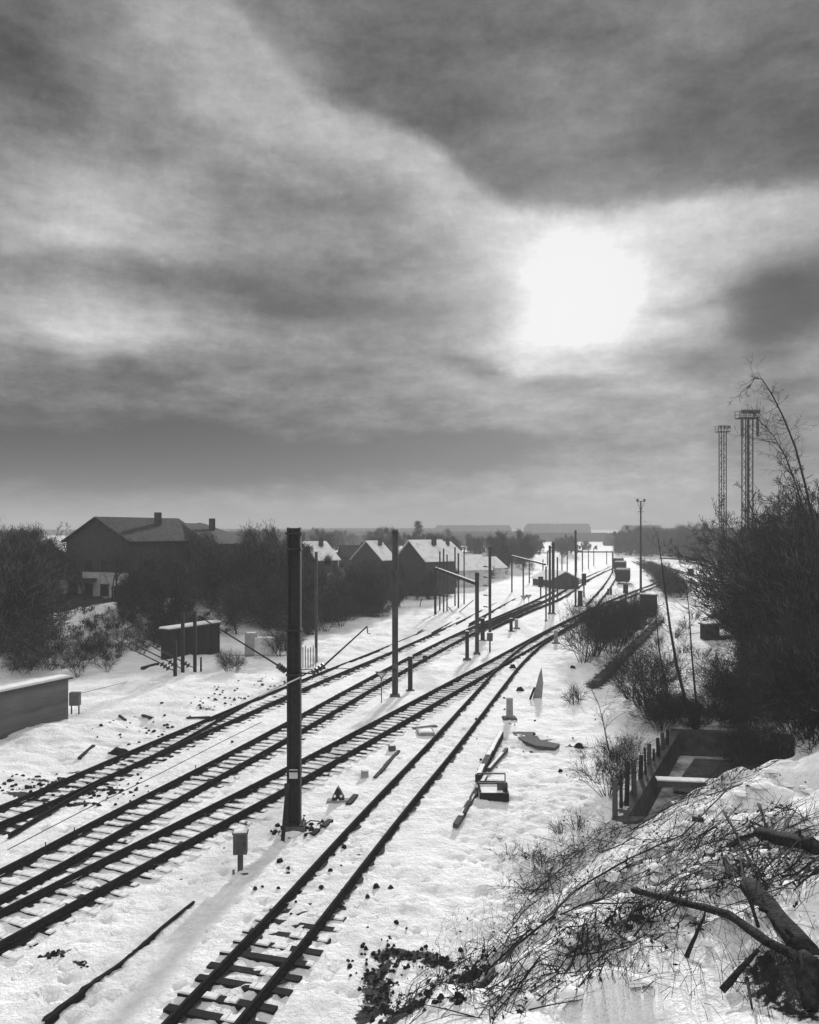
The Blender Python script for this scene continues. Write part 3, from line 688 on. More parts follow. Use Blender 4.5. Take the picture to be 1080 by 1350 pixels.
# small concrete trough boxes and lids
def lowbox(px, py, w, d, h, label, mat=CONC, rz=0., cat='box', name='junction_box', snow=True):
    x, y, z = G(px, py); t = thing(name, label, cat, (x, y, gz(x, y)), rz)
    mb = MB(); mb.box((0, 0, h / 2 - .05), (w, d, h + .1), taper=.94); mb.build('body', mat, t)
    if snow: mb = MB(); mb.box((0, .02, h + .015), (w * .8, d * .75, .05), taper=.7); mb.build('snow_cap', SNOWCAP, t)
    else: mb = MB(); mb.box((0, 0, h + .012), (w * 1.04, d * 1.04, .04)); mb.build('lid', mat, t)
    return t
lowbox(481, 1021, .34, .3, .26, 'small concrete box in the snow above the shunting signal', CONC, .1)
lowbox(517, 989, .34, .34, .22, 'small rough box with dark stones near the second track', CONCD, .2)
lowbox(561, 968, .95, 1.1, .18, 'flat square concrete chamber with pale lid beside the second track', CONC, .1)
lowbox(97, 942, .01, .01, .01, 'x', CONC) if False else None
def plank(p, q, w, h, label, mat=WOODD, name='plank', lift=.04, group=None, snow=False):
    a = G(*p); b = G(*q); za, zb = gz(a[0], a[1]) + lift, gz(b[0], b[1]) + lift
    mb = MB(); c = ((a[0] + b[0]) / 2, (a[1] + b[1]) / 2, (za + zb) / 2)
    L_ = math.hypot(b[0] - a[0], b[1] - a[1]); n_ = max(2, int(L_ / .8))
    for i in range(n_):
        f0, f1 = i / n_, (i + .97) / n_
        j0, j1 = random.uniform(-.02, .02), random.uniform(-.02, .02)
        P0 = (a[0] + (b[0] - a[0]) * f0 - c[0] + j0, a[1] + (b[1] - a[1]) * f0 - c[1], za + (zb - za) * f0 - c[2])
        P1_ = (a[0] + (b[0] - a[0]) * f1 - c[0] + j0, a[1] + (b[1] - a[1]) * f1 - c[1], za + (zb - za) * f1 - c[2])
        mb.beam(P0, P1_, w, h, 0)
        if snow and random.random() < .8: mb.beam((P0[0], P0[1], P0[2] + h / 2 + .015), (P1_[0], P1_[1], P1_[2] + h / 2 + .015), w * .8, .035, 1, .9)
    o = mb.build(name, [mat, SNOWCAP], loc=c); return tag(o, label, name.replace('_', ' '), group)
plank((494, 1026), (526, 991), .16, .08, 'dark uncovered cable trough strip between second and nearest track', WOODD, 'cable_trough')
plank((459, 1062), (470, 1050), .22, .1, 'short dark trough piece right of the shunting signal', WOODD, 'cable_trough')
plank((425, 1093), (437, 1083), .22, .08, 'short dark trough piece just right of the tall mast foot', WOODD, 'cable_trough')
plank((412, 1102), (420, 1096), .2, .08, 'stubby trough piece nearest the tall mast foot', WOODD, 'cable_trough')
plank((545, 962), (576, 958), .35, .05, 'dark flat board behind the square chamber', WOOD, 'board')
x, y = gp(408, 1092); mb = MB(); mb.tube([(-.3, .2, .03), (.0, .35, .2), (.35, .2, .22), (.45, -.1, .1), (.2, -.35, .03), (-.05, -.5, .02)], .025, 6)
tag(mb.build('cable_loop', STEEL2, loc=(x, y, gz(x, y))), 'curved cable loop rising from the snow beside the tall mast foot', 'cable')
# planks / beam pile at the right of the nearest track
plank((601, 1094), (640, 1030), .2, .16, 'lower half of the long snowy timber line right of the nearest track', WOOD, 'timber_beam', .1, 'long timber beams', True)
plank((630, 1035), (661, 972), .26, .34, 'upper thick half of the long timber line right of the nearest track', WOODD, 'timber_beam', .18, 'long timber beams', True)
plank((645, 1018), (668, 990), .16, .15, 'short snowy timber lying beside the thick upper timber', WOOD, 'timber_beam', .1, 'long timber beams', True)
plank((611, 1080), (625, 1052), .1, .2, 'thin board leaning along the lower timber', WOODD, 'timber_beam', .14, 'long timber beams')
x, y = gp(652, 1058); t = thing('trough_frame', 'open box frame with metal rim next to the long timber line', 'frame', (x, y, gz(x, y)), -.02)
mb = MB(); W_, D_, H_ = 1.18, 1.55, .34
mb.box((0, 0, H_ / 2), (W_, .07, H_)); mb.box((-W_ / 2 + .035, D_ / 2, H_ / 2), (.07, D_ - .08, H_)); mb.box((W_ / 2 - .035, D_ / 2, H_ / 2), (.07, D_ - .08, H_)); mb.box((0, D_, H_ / 2), (W_, .07, H_)); mb.build('side_board', WOODD, t)
mb = MB(); mb.box((-.1, D_ / 2 + .1, .12), (W_ - .16, D_ - .2, .2), taper=.97); mb.build('snow_fill', SNOWCAP, t)
for yy, hh_ in ((.75, H_ + .16), (D_ + .05, H_ + .3)):
    mb = MB(); mb.box((0, yy, hh_), (W_ + .02, .05, .05))
    for sx in (-1, 1): mb.box((sx * W_ / 2, yy, hh_ / 2), (.045, .045, hh_ - .02))
    mb.build('rim_bar', STEEL, t)
mb = MB(); mb.box((W_ / 2 - .22, .72, H_ + .02), (.4, .04, .4)); mb.build('end_plate', STEEL2, t)
# leaning boards
x, y = gp(709, 921); t = thing('leaning_board', 'pale split board standing upright in the snow right of the nearest track', 'board', (x, y, 0))
mb = MB(); mb.add([(-.35, 0, -.1), (.32, .25, -.1), (.42, .3, 1.0), (.3, .25, 2.0), (.1, .12, 1.5), (-.02, .05, 1.1)] + [(-.35, .06, -.1), (.32, .31, -.1), (.42, .36, 1.0), (.3, .31, 2.0), (.1, .18, 1.5), (-.02, .11, 1.1)],
       [(0, 1, 2, 3, 4, 5), (11, 10, 9, 8, 7, 6)] + [(i, i + 6, (i + 1) % 6 + 6, (i + 1) % 6) for i in range(6)]); mb.build('board', CONC, t)
mb = MB(); mb.beam((-.55, -.3, .0), (-.2, -.05, .75), .16, .05); mb.build('splinter', WOODD, t)
# dark sheet in snow
c = gp(705, 977); mb = MB(); out = [(675, 966), (705, 967), (712, 977), (738, 983), (732, 988), (706, 985), (685, 976)]
vs = [(gp(*q)[0] - c[0], gp(*q)[1] - c[1], .08) for q in out]; vs += [(a, b, -.05) for a, b, _ in vs]
mb.add(vs, [tuple(range(7))[::-1], tuple(range(7, 14))] + [(i, (i + 1) % 7, (i + 1) % 7 + 7, i + 7) for i in range(7)])
tag(mb.build('dark_sheet', WOOD, loc=(c[0], c[1], 0)), 'flat dark sheet of debris lying in the snow below the pale marker post', 'debris')
for px, py, lb in ((763, 986, 'small dark clod right of the flat dark sheet'), (686, 911, 'small dark debris lump left of the upright split board'), (755, 881, 'small dark lump between upright board and ditch wall'), (155, 994, 'dark heap of soil left of the leftmost track'), (560, 868, 'dark clod beside the second mast track'), (676, 882, 'switch lever lump beside the nearest track')):
    x, y, z = G(px, py); mb = MB(); rr = random.Random(px); k = 10; r = .34 if px != 155 else .75
    vs = [(r * rr.uniform(.6, 1.1) * math.cos(a * .628), r * .7 * rr.uniform(.6, 1.1) * math.sin(a * .628), -.08) for a in range(k)] + [(r * .55 * rr.uniform(.5, 1.1) * math.cos(a * .628), r * .4 * rr.uniform(.6, 1.1) * math.sin(a * .628), .12 + rr.random() * .14) for a in range(k)] + [(0, 0, .26)]
    mb.add(vs, [(i, (i + 1) % k, k + (i + 1) % k, k + i) for i in range(k)] + [(k + i, k + (i + 1) % k, 2 * k) for i in range(k)])
    tag(mb.build('clod', DIRT, loc=(x, y, gz(x, y))), lb, 'clod')
plank((105, 1001), (124, 984), .16, .12, 'short dark log lying in the snow left of the soil heap', WOODD, 'log', .06)
plank((188, 944), (199, 950), .16, .12, 'short dark log on the left snow field', WOODD, 'log', .06)
plank((157, 945), (166, 953), .12, .1, 'thin short log left of another on the snow field', WOODD, 'log', .06)
plank((246, 948), (278, 947), .2, .1, 'flat dark board beside the leftmost track', WOODD, 'board', .05)
plank((188, 883), (208, 878), .3, .2, 'dark log near the left bank foot', WOODD, 'log', .1)

# ground cable on pegs
t = thing('signal_wire', 'thin signal wire on low pegs between the two left tracks', 'wire')
W0 = [gp(10, 1137), gp(110, 1083), gp(210, 1033), gp(300, 985), gp(345, 962)]
mb = MB(); mb.tube([(a, b, .42) for a, b in W0], .018, 5); mb.build('wire', STEEL2, t)
for a, b in (gp(98, 1108), gp(258, 1022), gp(60, 1128)):
    mb = MB(); mb.tube([(a, b, -.1), (a, b, .46)], .02, 5); mb.build('peg', STEEL, t)
# left cabinet with legs by the shed
x, y, z = G(99, 943); t = thing('cabinet', 'small cabinet on legs at the corner of the board shed', 'cabinet', (x, y, z))
mb = MB(); mb.box((0, 0, .95), (.55, .35, .75)); mb.build('case', PAINT, t)
for sx in (-.2, .22): mb = MB(); mb.box((sx, 0, .3), (.06, .06, .75)); mb.build('leg', STEEL, t)
A = at(106, 914, y); B = at(205, 885, 62)
mb = MB(); mb.tube([A, ((A[0] + B[0]) / 2, (A[1] + B[1]) / 2, (A[2] + B[2]) / 2 - .15), B], .02, 5); tag(mb.build('slack_wire', STEEL2), 'thin slack wire from the cabinet to the insulator posts', 'wire')

# ------------------------------------------------------------------ sheds at left
def shed(c0, c1, h, depth, label, side=-1, mat=BOARD, battens=True):
    """c0-c1: ground line of the visible face; depth runs away from it"""
    a = np.array(c0[:2]); b = np.array(c1[:2]); d = b - a; L_ = np.hypot(*d); ang = math.atan2(d[1], d[0]); z = min(c0[2], c1[2]) - .15
    t = thing('shed', label, 'shed', (a[0], a[1], z), ang)
    mb = MB(); mb.box((L_ / 2, side * depth / 2, h / 2), (L_, depth, h)); wl0 = mb.build('wall', mat, t)
    mb = MB(); n_ = int(L_ / .9)
    for i in range(n_ + 1): mb.box((i * L_ / n_, -side * .02, h / 2), (.07, .05, h - .02))
    if battens: mb.build('batten', mat, t)
    mb = MB(); mb.box((L_ / 2, side * depth / 2, h + .05), (L_ + .3, depth + .4, .10)); rf = mb.build('roof', STEEL2, t)
    mb = MB(); mb.box((L_ / 2, side * depth / 2, h + .16), (L_ + .2, depth + .3, .12), taper=.97); mb.build('roof_snow', SNOWCAP, rf)
    mb = MB(); mb.box((L_ / 2, -side * .05, .12), (L_ + .02, .1, .24)); mb.build('plinth', CONCD, t)
    return t
s0 = G(90, 951); s1 = at(-60, 1004, 38); s1 = (s1[0], s1[1], s0[2])
shed(s1, s0, 2.5, .5, 'low plain grey wall topped with thin snow at the left edge', 1, PANEL, battens=False)
s0 = G(289, 861); s1 = at(224, 880, s0[1] - 5.0); shed((s1[0], s1[1], s0[2]), s0, 2.75, 1.0, 'dark wooden shed with snowy roof behind the insulator posts', 1, WOODD)
lowbox(331, 864, 1.0, .8, 1.9, 'grey upright cabinet right of the dark wooden shed', CONC, .1, 'cabinet', 'cabinet')
lowbox(349, 866, 1.7, .3, 1.7, 'pale wall panel right of the grey upright cabinet', PAINTW, .1, 'panel', 'wall_panel')
lowbox(160, 862, 1.6, 1, .8, 'pale low box on the brushy bank', CONC, .1, 'box', 'box') if False else None
# picket fence remains near the thin lone mast
for k in range(7):
    px = 396 + k * 3.4; x, y, z = G(px, 880); mb = MB(); mb.box((0, 0, .7), (.09, .05, 1.6 + (k % 3) * .2)); tag(mb.build('picket', WOODL, loc=(x, y, z)), 'thin upright picket beside the thin lone mast', 'picket', 'pickets by the thin lone mast')

# ------------------------------------------------------------------ stake fence along the basin
st = [(811, 1082, 1030, 7), (819, 1070, 1022, 4), (827, 1067, 1005, 5.5), (836, 1052, 1003, 6), (845, 1030, 998, 6), (851, 1025, 988, 3), (856, 1012, 983, 5), (862, 1006, 990, 3), (868, 1000, 975, 5), (874, 992, 968, 5), (880, 985, 964, 4)]
names = ['nearest and thickest', 'thin second', 'third', 'fourth', 'fifth', 'thin sixth', 'seventh', 'thin eighth', 'ninth', 'tenth', 'farthest']
for k, (px, py, yt, w) in enumerate(st):
    x, y = gp(px, py); h = (py - yt) / F * y * .98; ww_ = w / F * y
    mb = MB(); mb.box((0, 0, h / 2 - .1), (ww_, ww_ * .7, h + .3), random.uniform(-.4, .4), rx=random.uniform(-.04, .04), ry=random.uniform(-.05, .05), taper=.85)
    tag(mb.build('fence_stake', WOODD if k % 3 else WOOD, loc=(x, y, 0.05)), names[k] + ' wooden stake of the fence row along the basin edge', 'stake', 'fence stakes along the basin')
# ------------------------------------------------------------------ diagonal ditch wall
a = gp(785, 905); b = gp(873, 817); t = thing('low_wall', 'low dark wall running diagonally from the bush toward the marker post', 'wall', (a[0], a[1], 0))
mb = MB(); L_ = math.hypot(b[0] - a[0], b[1] - a[1]); n_ = 26
for i in range(n_):
    f0, f1 = i / n_, (i + 1.0) / n_; j = random.uniform(-.06, .06)
    mb.beam(((b[0] - a[0]) * f0 + j, (b[1] - a[1]) * f0, .08 + random.uniform(0, .12)), ((b[0] - a[0]) * f1 + j, (b[1] - a[1]) * f1, .08 + random.uniform(0, .12)), random.uniform(.55, .8), .45)
mb.build('wall', CONCD, t)
for q in (.25, .5, .75):
    mb = MB(); mb.box(((b[0] - a[0]) * q, (b[1] - a[1]) * q, .40), (.3, .3, .1)); mb.build('capstone', CONC, t)

# ------------------------------------------------------------------ light towers
def tower(px, Yt, ytop, w, label, lat=True, zb=0, lamps=4, plat=2.4, hl=.5):
    x = (px - 540) / F * Yt; h = CAM_H - (ytop - HZ) / F * Yt - zb
    t = thing('floodlight_tower', label, 'light tower', (x, Yt, zb), .1, 'floodlight towers')
    mb = MB(); r = .09 if lat else .07
    for sx in (-1, 1):
        for sy in (-1, 1): mb.box((sx * w / 2, sy * w / 2, h / 2), (r * 1.4, r * 1.4, h))
    mb.build('corner_posts', STEEL, t)
    mb = MB(); zz = .5; k = 0
    while zz < h - 1.2:
        s = 1 if k % 2 else -1
        for sy in (-1, 1): mb.beam((-s * w / 2, sy * w / 2, zz), (s * w / 2, sy * w / 2, zz + 1.2), .05, .05); mb.beam((sy * w / 2, -s * w / 2, zz), (sy * w / 2, s * w / 2, zz + 1.2), .05, .05)
        zz += 1.2; k += 1
    mb.build('bracing', STEEL, t)
    mb = MB(); mb.box((0, 0, h - .05), (plat, plat * .6, .12)); mb.build('platform', STEEL, t)
    mb = MB()
    for z_ in (.55, 1.05):
        for sy in (-1, 1): mb.box((0, sy * plat * .3, h + z_ * 1.0), (plat, .06, .06))
    for i in range(5): mb.box((-plat / 2 + i * plat / 4, -plat * .3, h + .55), (.06, .06, 1.1)); mb.box((-plat / 2 + i * plat / 4, plat * .3, h + .55), (.06, .06, 1.1))
    mb.build('railing', STEEL, t)
    for i in range(lamps):
        mb = MB(); xx = -plat / 2 + (i + .5) * plat / lamps; mb.box((xx, -plat * .35, h + hl + .3), (.42, .3, .42), rx=.5); mb.tube([(xx, -plat * .3, h), (xx, -plat * .35, h + hl + .3)], .04, 5); mb.build('floodlight', STEEL2, t)
    return t
tw = tower(985.5, 118, 551, 1.1, 'tallest floodlight tower with wide railed platform above the right wood', lamps=5, plat=2.9)
mb = MB(); mb.tube([(0.1, 0, 0), (.1, 0, 27.5)], .16, 8); mb.build('service_pipe', STEEL, tw)
mb = MB()
for sx in (-1.3, 1.1): mb.box((sx, -.9, 26.2), (.3, .3, 2.6))
mb.build('hanging_box', STEEL2, tw)
tower(953, 150, 569, .95, 'slimmer floodlight tower left of the tallest one', lamps=3, plat=2.3)
# slim light mast
x, y = gp(845, 784); t = thing('light_mast', 'slim dark light mast with small lamps beside the dark ditch on the right', 'light mast', (x, y, 0))
h = CAM_H - (661 - HZ) / F * y
mb = MB(); mb.tube([(0, 0, 0), (0, 0, h)], [.22, .12], 8); mb.build('pole', STEEL, t)
mb = MB(); mb.box((0, 0, h - 1.8), (.9, .7, .08)); mb.box((0, 0, h), (1.5, .08, .1)); mb.tube([(0, 0, h - 1.8), (-.6, 0, h)], .04, 5); mb.tube([(0, 0, h - 1.8), (.6, 0, h)], .04, 5); mb.build('bracket', STEEL, t)
for sx in (-.6, .6): mb = MB(); mb.box((sx, -.1, h + .22), (.3, .3, .35), rx=.4); mb.build('lamp', STEEL2, t)
# light signal at right (910)
x, y = gp(911, 781); t = thing('light_signal', 'railway light signal with square dark head on a post at the right curve', 'signal', (x, y, 0))
mb = MB(); mb.tube([(0, 0, 0), (0, 0, 2.6)], .12, 6); mb.build('post', STEEL, t)
mb = MB(); mb.box((0, 0, 3.6), (1.0, .25, 1.3)); mb.box((0, 0, 2.4), (.35, .2, .3)); hd = mb.build('signal_head', STEEL, t)
for dz in (-.35, 0, .35): mb = MB(); mb.tube([(0, -.13, 3.6 + dz), (0, -.17, 3.6 + dz)], .11, 8); mb.build('lens', GLASS, hd)
# signals in the yard
for px, py, yt, hw, lb in ((770, 787, 756, .7, 'dark signal with broad head right of the far mast'), (713, 788, 760, .8, 'dark boxy signal left of the middle mast cluster'), (825, 794, 770, .7, 'dark signal in front of the parked wagons')):
    x, y = gp(px, py); h = (py - yt) / F * y; t = thing('light_signal', lb, 'signal', (x, y, 0))
    mb = MB(); mb.tube([(0, 0, 0), (0, 0, h * .5)], .13, 6); mb.build('post', STEEL, t)
    mb = MB(); mb.box((0, 0, h * .75), (hw, .3, h * .5)); hd = mb.build('signal_head', STEEL, t)
    mb = MB(); mb.tube([(0, -.15, h * .85), (0, -.19, h * .85)], .1, 8); mb.build('lens', GLASS, hd)
# parked wagons
def wagon(px, py, w, h, label, L_=9):
    x, y = gp(px, py); ang = math.atan2(y + 60, x + 8) - math.pi / 2 + math.pi / 2
    t = thing('freight_wagon', label, 'wagon', (x, y, 0), -.28, 'parked freight wagons')
    mb = MB(); mb.box((0, L_ / 2, .9 + (h - .9) / 2), (w, L_, h - .9)); mb.build('body', WOODD, t)
    mb = MB(); mb.box((0, L_ / 2, .75), (w * .9, L_ + .6, .3)); mb.build('underframe', STEEL, t)
    mb = MB(); mb.box((0, L_ / 2, h + .06), (w * .96, L_ * .98, .12), taper=.9); mb.build('roof', WOODD, t)
    for yy in (1.5, L_ - 1.5):
        for sx in (-1, 1): mb = MB(); mb.tube([(sx * .7, yy, .45), (sx * .82, yy, .45)], .45, 12); mb.build('wheel', STEEL, t)
    for sx in (-.9, .9): mb = MB(); mb.tube([(sx, -.3, 1), (sx, -.7, 1)], .12, 8); mb.build('buffer', STEEL, t)
wagon(821, 771, 2.9, 3.0, 'nearest dark freight wagon parked in the distant yard'); wagon(817.5, 760, 2.8, 3.4, 'middle dark freight wagon of the parked row'); wagon(815, 752, 2.8, 3.2, 'farthest dark freight wagon of the parked row')
# dark hut + flat timbers right of bush
x, y = gp(857, 806); t = thing('equipment_hut', 'small dark hut at the head of the low diagonal wall', 'hut', (x, y, 0), -.1)
mb = MB(); mb.box((0, 1, 1.1), (1.9, 2.2, 2.2)); mb.build('wall', WOODD, t); mb = MB(); mb.box((0, 1, 2.27), (2.2, 2.5, .14)); mb.build('roof', STEEL2, t); mb = MB(); mb.box((.3, -.13, .9), (.8, .06, 1.7)); mb.build('door', STEEL, t)
for k, (p, q) in enumerate((((818, 802), (852, 804)), ((826, 807), (866, 809)), ((830, 812), (862, 815)))):
    plank(p, q, .5, .35, ('upper', 'middle', 'lower')[k] + ' of three flat dark beams lying before the small hut', WOODD, 'timber_beam', .25, 'flat beams by the hut', False)
# right hut near bushes (930-950,822-842)
x, y, z = G(939, 843); t = thing('crate_hut', 'small dark crate with flat lid and snow near the right bushes', 'crate', (x, y, z), .1)
mb = MB(); mb.box((0, .5, .7), (1.5, 1.2, 1.5)); mb.build('body', WOODD, t); mb = MB(); mb.box((.1, .5, 1.52), (2.0, 1.5, .12)); mb.build('lid', WOOD, t); mb = MB(); mb.box((.1, .5, 1.62), (1.8, 1.3, .1), taper=.9); mb.build('snow_cap', SNOWCAP, t)
plank((948, 843), (962, 842), .6, .5, 'dark log beside the small dark crate', WOODD, 'log', .2)
plank((935, 824), (965, 819), .3, .25, 'long board behind the small dark crate', WOODD, 'board', .9)
# stacked sleepers at right
x, y, z = G(957, 790)
t = thing('sleeper_stack', 'tall stack of dark sleepers with snow lines at the edge of the right wood', 'timber stack', (x, y, z), .12)
for k in range(9):
    mb = MB(); off = max(0, (4 - k)) * -.35; mb.box((off / 2 + 1, 0, .15 + k * .55), (4.4 - off, 2.4, .34)); mb.box((off / 2 + 1, -.05, .35 + k * .55), (4.3 - off, 2.3, .07), 0, 1)
    for sx in (-.8, 1.6): mb.box((sx, 0, .43 + k * .55), (.25, 2.2, .12))
    mb.build('sleeper_layer', [WOODD, SNOWCAP], t)
# long rails of timber beyond
for k, (p, q) in enumerate((((905, 741), (985, 760)), ((930, 740), (990, 752)), ((870, 737), (930, 741)))):
    plank(p, q, .5, .5, ('lower', 'upper', 'far left')[k] + ' long dark timber edge below the right wood', WOODD, 'timber_edge', .3, None, True)

# ------------------------------------------------------------------ houses
def house(px, Yh, zb, w, d, hw, hr, rz, label, wall, roofm, hip=False, wins=(2, 2), chim=True, ov=.4, name='house', group=None, snowcap=False):
    x = (px - 540) / F * Yh; t = thing(name, label, 'house', (x, Yh, zb), rz, group)
    mb = MB(); mb.box((0, d / 2, hw / 2), (w, d, hw))
    if not hip: mb.add([(-w / 2, .0, hw), (w / 2, .0, hw), (0, .0, hw + hr)], [(0, 1, 2)]); mb.add([(-w / 2, d, hw), (w / 2, d, hw), (0, d, hw + hr)], [(2, 1, 0)])
    mb.build('wall', wall, t)
    mb = MB(); W2 = w / 2 + ov; e = hr * ov / (w / 2); th = .16; i0 = d * .3 if hip else 0
    for s in (-1, 1):
        A = [(s * W2, -ov, hw - e), (0, -ov + i0, hw + hr), (0, d + ov - i0, hw + hr), (s * W2, d + ov, hw - e)]
        vs = [(a, b, c + .03) for a, b, c in A] + [(a, b, c + .03 + th) for a, b, c in A]
        mb.add(vs, [(0, 1, 2, 3), (7, 6, 5, 4), (0, 4, 5, 1), (1, 5, 6, 2), (2, 6, 7, 3), (3, 7, 4, 0)])
    if hip:
        for yy, ii in ((-ov, -ov + i0), (d + ov, d + ov - i0)):
            mb.add([(-W2, yy, hw - e + .18), (W2, yy, hw - e + .18), (0, ii, hw + hr + .19)], [(0, 1, 2)])
    rf = mb.build('roof', roofm, t)
    if chim: mb = MB(); mb.box((w * .18, d * .6, hw + hr * .9 + .3), (.6, .6, 1.5)); mb.build('chimney', WALLD, rf)
    for r_ in range(wins[1]):
        for c_ in range(wins[0]):
            wx = -w / 2 + (c_ + .5) * w / wins[0]; wz = 1.5 + r_ * 2.7
            if wz + .7 > hw + (0 if hip else hr * .4): continue
            mb = MB(); mb.box((wx, -.05, wz), (1.2, .1, 1.35)); f = mb.build('window', PAINTW if wall is not WALLD else STEEL2, t)
            mb = MB(); mb.box((wx, -.11, wz), (1.0, .04, 1.15)); mb.build('pane', GLASS, f)
    mb = MB(); mb.box((w * .32, -.06, 1.0), (.9, .1, 2.0)); mb.build('door', WOODD, t)
    return t
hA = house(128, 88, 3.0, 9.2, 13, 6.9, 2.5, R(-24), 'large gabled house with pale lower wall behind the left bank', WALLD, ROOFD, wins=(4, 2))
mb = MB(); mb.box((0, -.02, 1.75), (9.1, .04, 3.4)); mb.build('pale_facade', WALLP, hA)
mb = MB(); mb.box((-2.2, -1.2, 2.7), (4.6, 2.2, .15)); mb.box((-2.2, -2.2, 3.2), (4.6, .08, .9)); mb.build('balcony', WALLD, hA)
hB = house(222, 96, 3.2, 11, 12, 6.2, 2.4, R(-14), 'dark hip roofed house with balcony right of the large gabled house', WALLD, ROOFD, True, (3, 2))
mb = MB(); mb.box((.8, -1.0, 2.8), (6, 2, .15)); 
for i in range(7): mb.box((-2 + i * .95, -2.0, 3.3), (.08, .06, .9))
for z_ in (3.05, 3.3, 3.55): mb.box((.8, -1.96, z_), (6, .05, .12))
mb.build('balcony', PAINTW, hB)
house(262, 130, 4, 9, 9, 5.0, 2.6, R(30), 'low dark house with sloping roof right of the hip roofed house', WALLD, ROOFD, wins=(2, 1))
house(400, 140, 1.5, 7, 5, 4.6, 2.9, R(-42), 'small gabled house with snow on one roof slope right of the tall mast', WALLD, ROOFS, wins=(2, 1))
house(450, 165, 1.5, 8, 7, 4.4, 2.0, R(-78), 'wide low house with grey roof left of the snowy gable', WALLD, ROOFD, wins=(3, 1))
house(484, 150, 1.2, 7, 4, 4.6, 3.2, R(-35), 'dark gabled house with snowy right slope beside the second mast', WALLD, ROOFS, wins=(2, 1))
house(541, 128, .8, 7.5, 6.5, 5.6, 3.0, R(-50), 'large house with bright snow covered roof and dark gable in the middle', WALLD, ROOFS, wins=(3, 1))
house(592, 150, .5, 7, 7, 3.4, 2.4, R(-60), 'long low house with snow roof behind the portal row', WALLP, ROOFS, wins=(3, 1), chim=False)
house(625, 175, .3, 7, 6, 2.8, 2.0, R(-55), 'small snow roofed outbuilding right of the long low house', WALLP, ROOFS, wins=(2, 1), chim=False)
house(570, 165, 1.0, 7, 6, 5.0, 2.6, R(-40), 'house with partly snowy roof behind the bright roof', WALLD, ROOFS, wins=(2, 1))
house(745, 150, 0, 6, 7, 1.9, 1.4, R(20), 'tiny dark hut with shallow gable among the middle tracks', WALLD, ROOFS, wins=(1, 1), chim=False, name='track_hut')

# ------------------------------------------------------------------ trees and bushes
def rvec(r): return np.array((r.gauss(0, 1), r.gauss(0, 1), r.gauss(0, 1)))
def grow(mb_t, mb_c, r, p, d, L_, rad, lev, maxlev, gn=.12, droop=0., kids=(4, 6), twig_r=.012):
    n_ = 5 if lev < 2 else 3; pts = [p]; rd = [rad]
    for i in range(n_):
        d = d + rvec(r) * gn + np.array((0, 0, -droop * lev)); d /= np.linalg.norm(d)
        p = p + d * L_ / n_; pts.append(p); rd.append(max(twig_r * .7, rad * (1 - .8 * (i + 1) / n_)))
    (mb_t if lev == 0 else mb_c).tube(pts, rd, 6 if lev == 0 else (4 if lev == 1 else 3), cap=False)
    if lev >= maxlev: return
    for k in range(r.randint(*kids) + (3 if lev == 0 else 0)):
        f = r.uniform(.25 if lev == 0 else .2, 1.0); i = min(int(f * n_), n_ - 1); q = pts[i] + (pts[i + 1] - pts[i]) * (f * n_ - i)
        ax = np.cross(d, rvec(r)); ax /= np.linalg.norm(ax) + 1e-9; an = r.uniform(.5, 1.05)
        nd = d * math.cos(an) + ax * math.sin(an); nd[2] += .12
        grow(mb_t, mb_c, r, q, nd / np.linalg.norm(nd), L_ * r.uniform(.38, .62) * (1.15 - .4 * f), max(twig_r, rad * .5 * (1.1 - f * .5)), lev + 1, maxlev, gn * 1.15, droop, kids, twig_r)
def leaves(mb, r, n_, c, rad, size, mi=0):
    """masses of fine twig ends filling a crown in uneven clumps"""
    c = np.array(c, float); rad = np.array(rad, float)
    cl = [(c + rvec(r) * rad * .42, r.uniform(.35, .8)) for _ in range(30)]
    for _ in range(n_):
        q, s_ = r.choice(cl); p = q + rvec(r) * rad * .24 * s_; a = (p - c) / (np.linalg.norm(p - c) + .01) * .8 + rvec(r) * .5 + np.array((0, 0, .5)); a /= np.linalg.norm(a)
        b = np.cross(a, rvec(r)); b /= np.linalg.norm(b); z = size * r.uniform(.8, 2.6); w = size * r.uniform(.07, .16)
        mb.add([p - a * z, p + b * w, p + a * z, p - b * w], [(0, 1, 2, 3)], mi + (r.random() < (.45 if s_ > .6 else .12)))
def bare_variant(seed, h, maxlev=4, kids=(4, 6), lv=0, twr=.014):
    r = random.Random(seed); T, C_ = MB(), MB()
    grow(T, C_, r, np.array((0, 0, -.2)), np.array((r.uniform(-.1, .1), r.uniform(-.1, .1), 1.)), h * .82, h * .020, 0, maxlev, .10, .0, kids, twr)
    if lv: leaves(C_, r, lv, (0, 0, h * .52), (h * .36, h * .36, h * .5), .24, 1)
    return T.mesh('trunk', [BARK]), C_.mesh('crown', [TWIG, LEAFD, LEAFM])
def bush_variant(seed, h, w, stems, maxlev=2, lv=0, mat=None, twr=.008, kids=(5, 8)):
    r = random.Random(seed); S_, C_ = MB(), MB()
    for _ in range(stems):
        a = r.uniform(0, 6.28); q = r.random() ** .5; lean = np.array((math.cos(a) * q * w / h * .8, math.sin(a) * q * w / h * .8, 1.))
        grow(S_, C_, r, np.array((math.cos(a) * q * w * .12, math.sin(a) * q * w * .12, -.15)), lean / np.linalg.norm(lean), h * r.uniform(.6, 1.0), r.uniform(.014, .03), 0, maxlev, .09, .0, kids, twr)
    if lv: leaves(C_, r, lv, (0, 0, h * .42), (w * .5, w * .5, h * .4), .10, 1)
    return S_.mesh('stems', [mat or TWIG]), C_.mesh('twigs', [mat or TWIG, LEAFD, LEAFM])
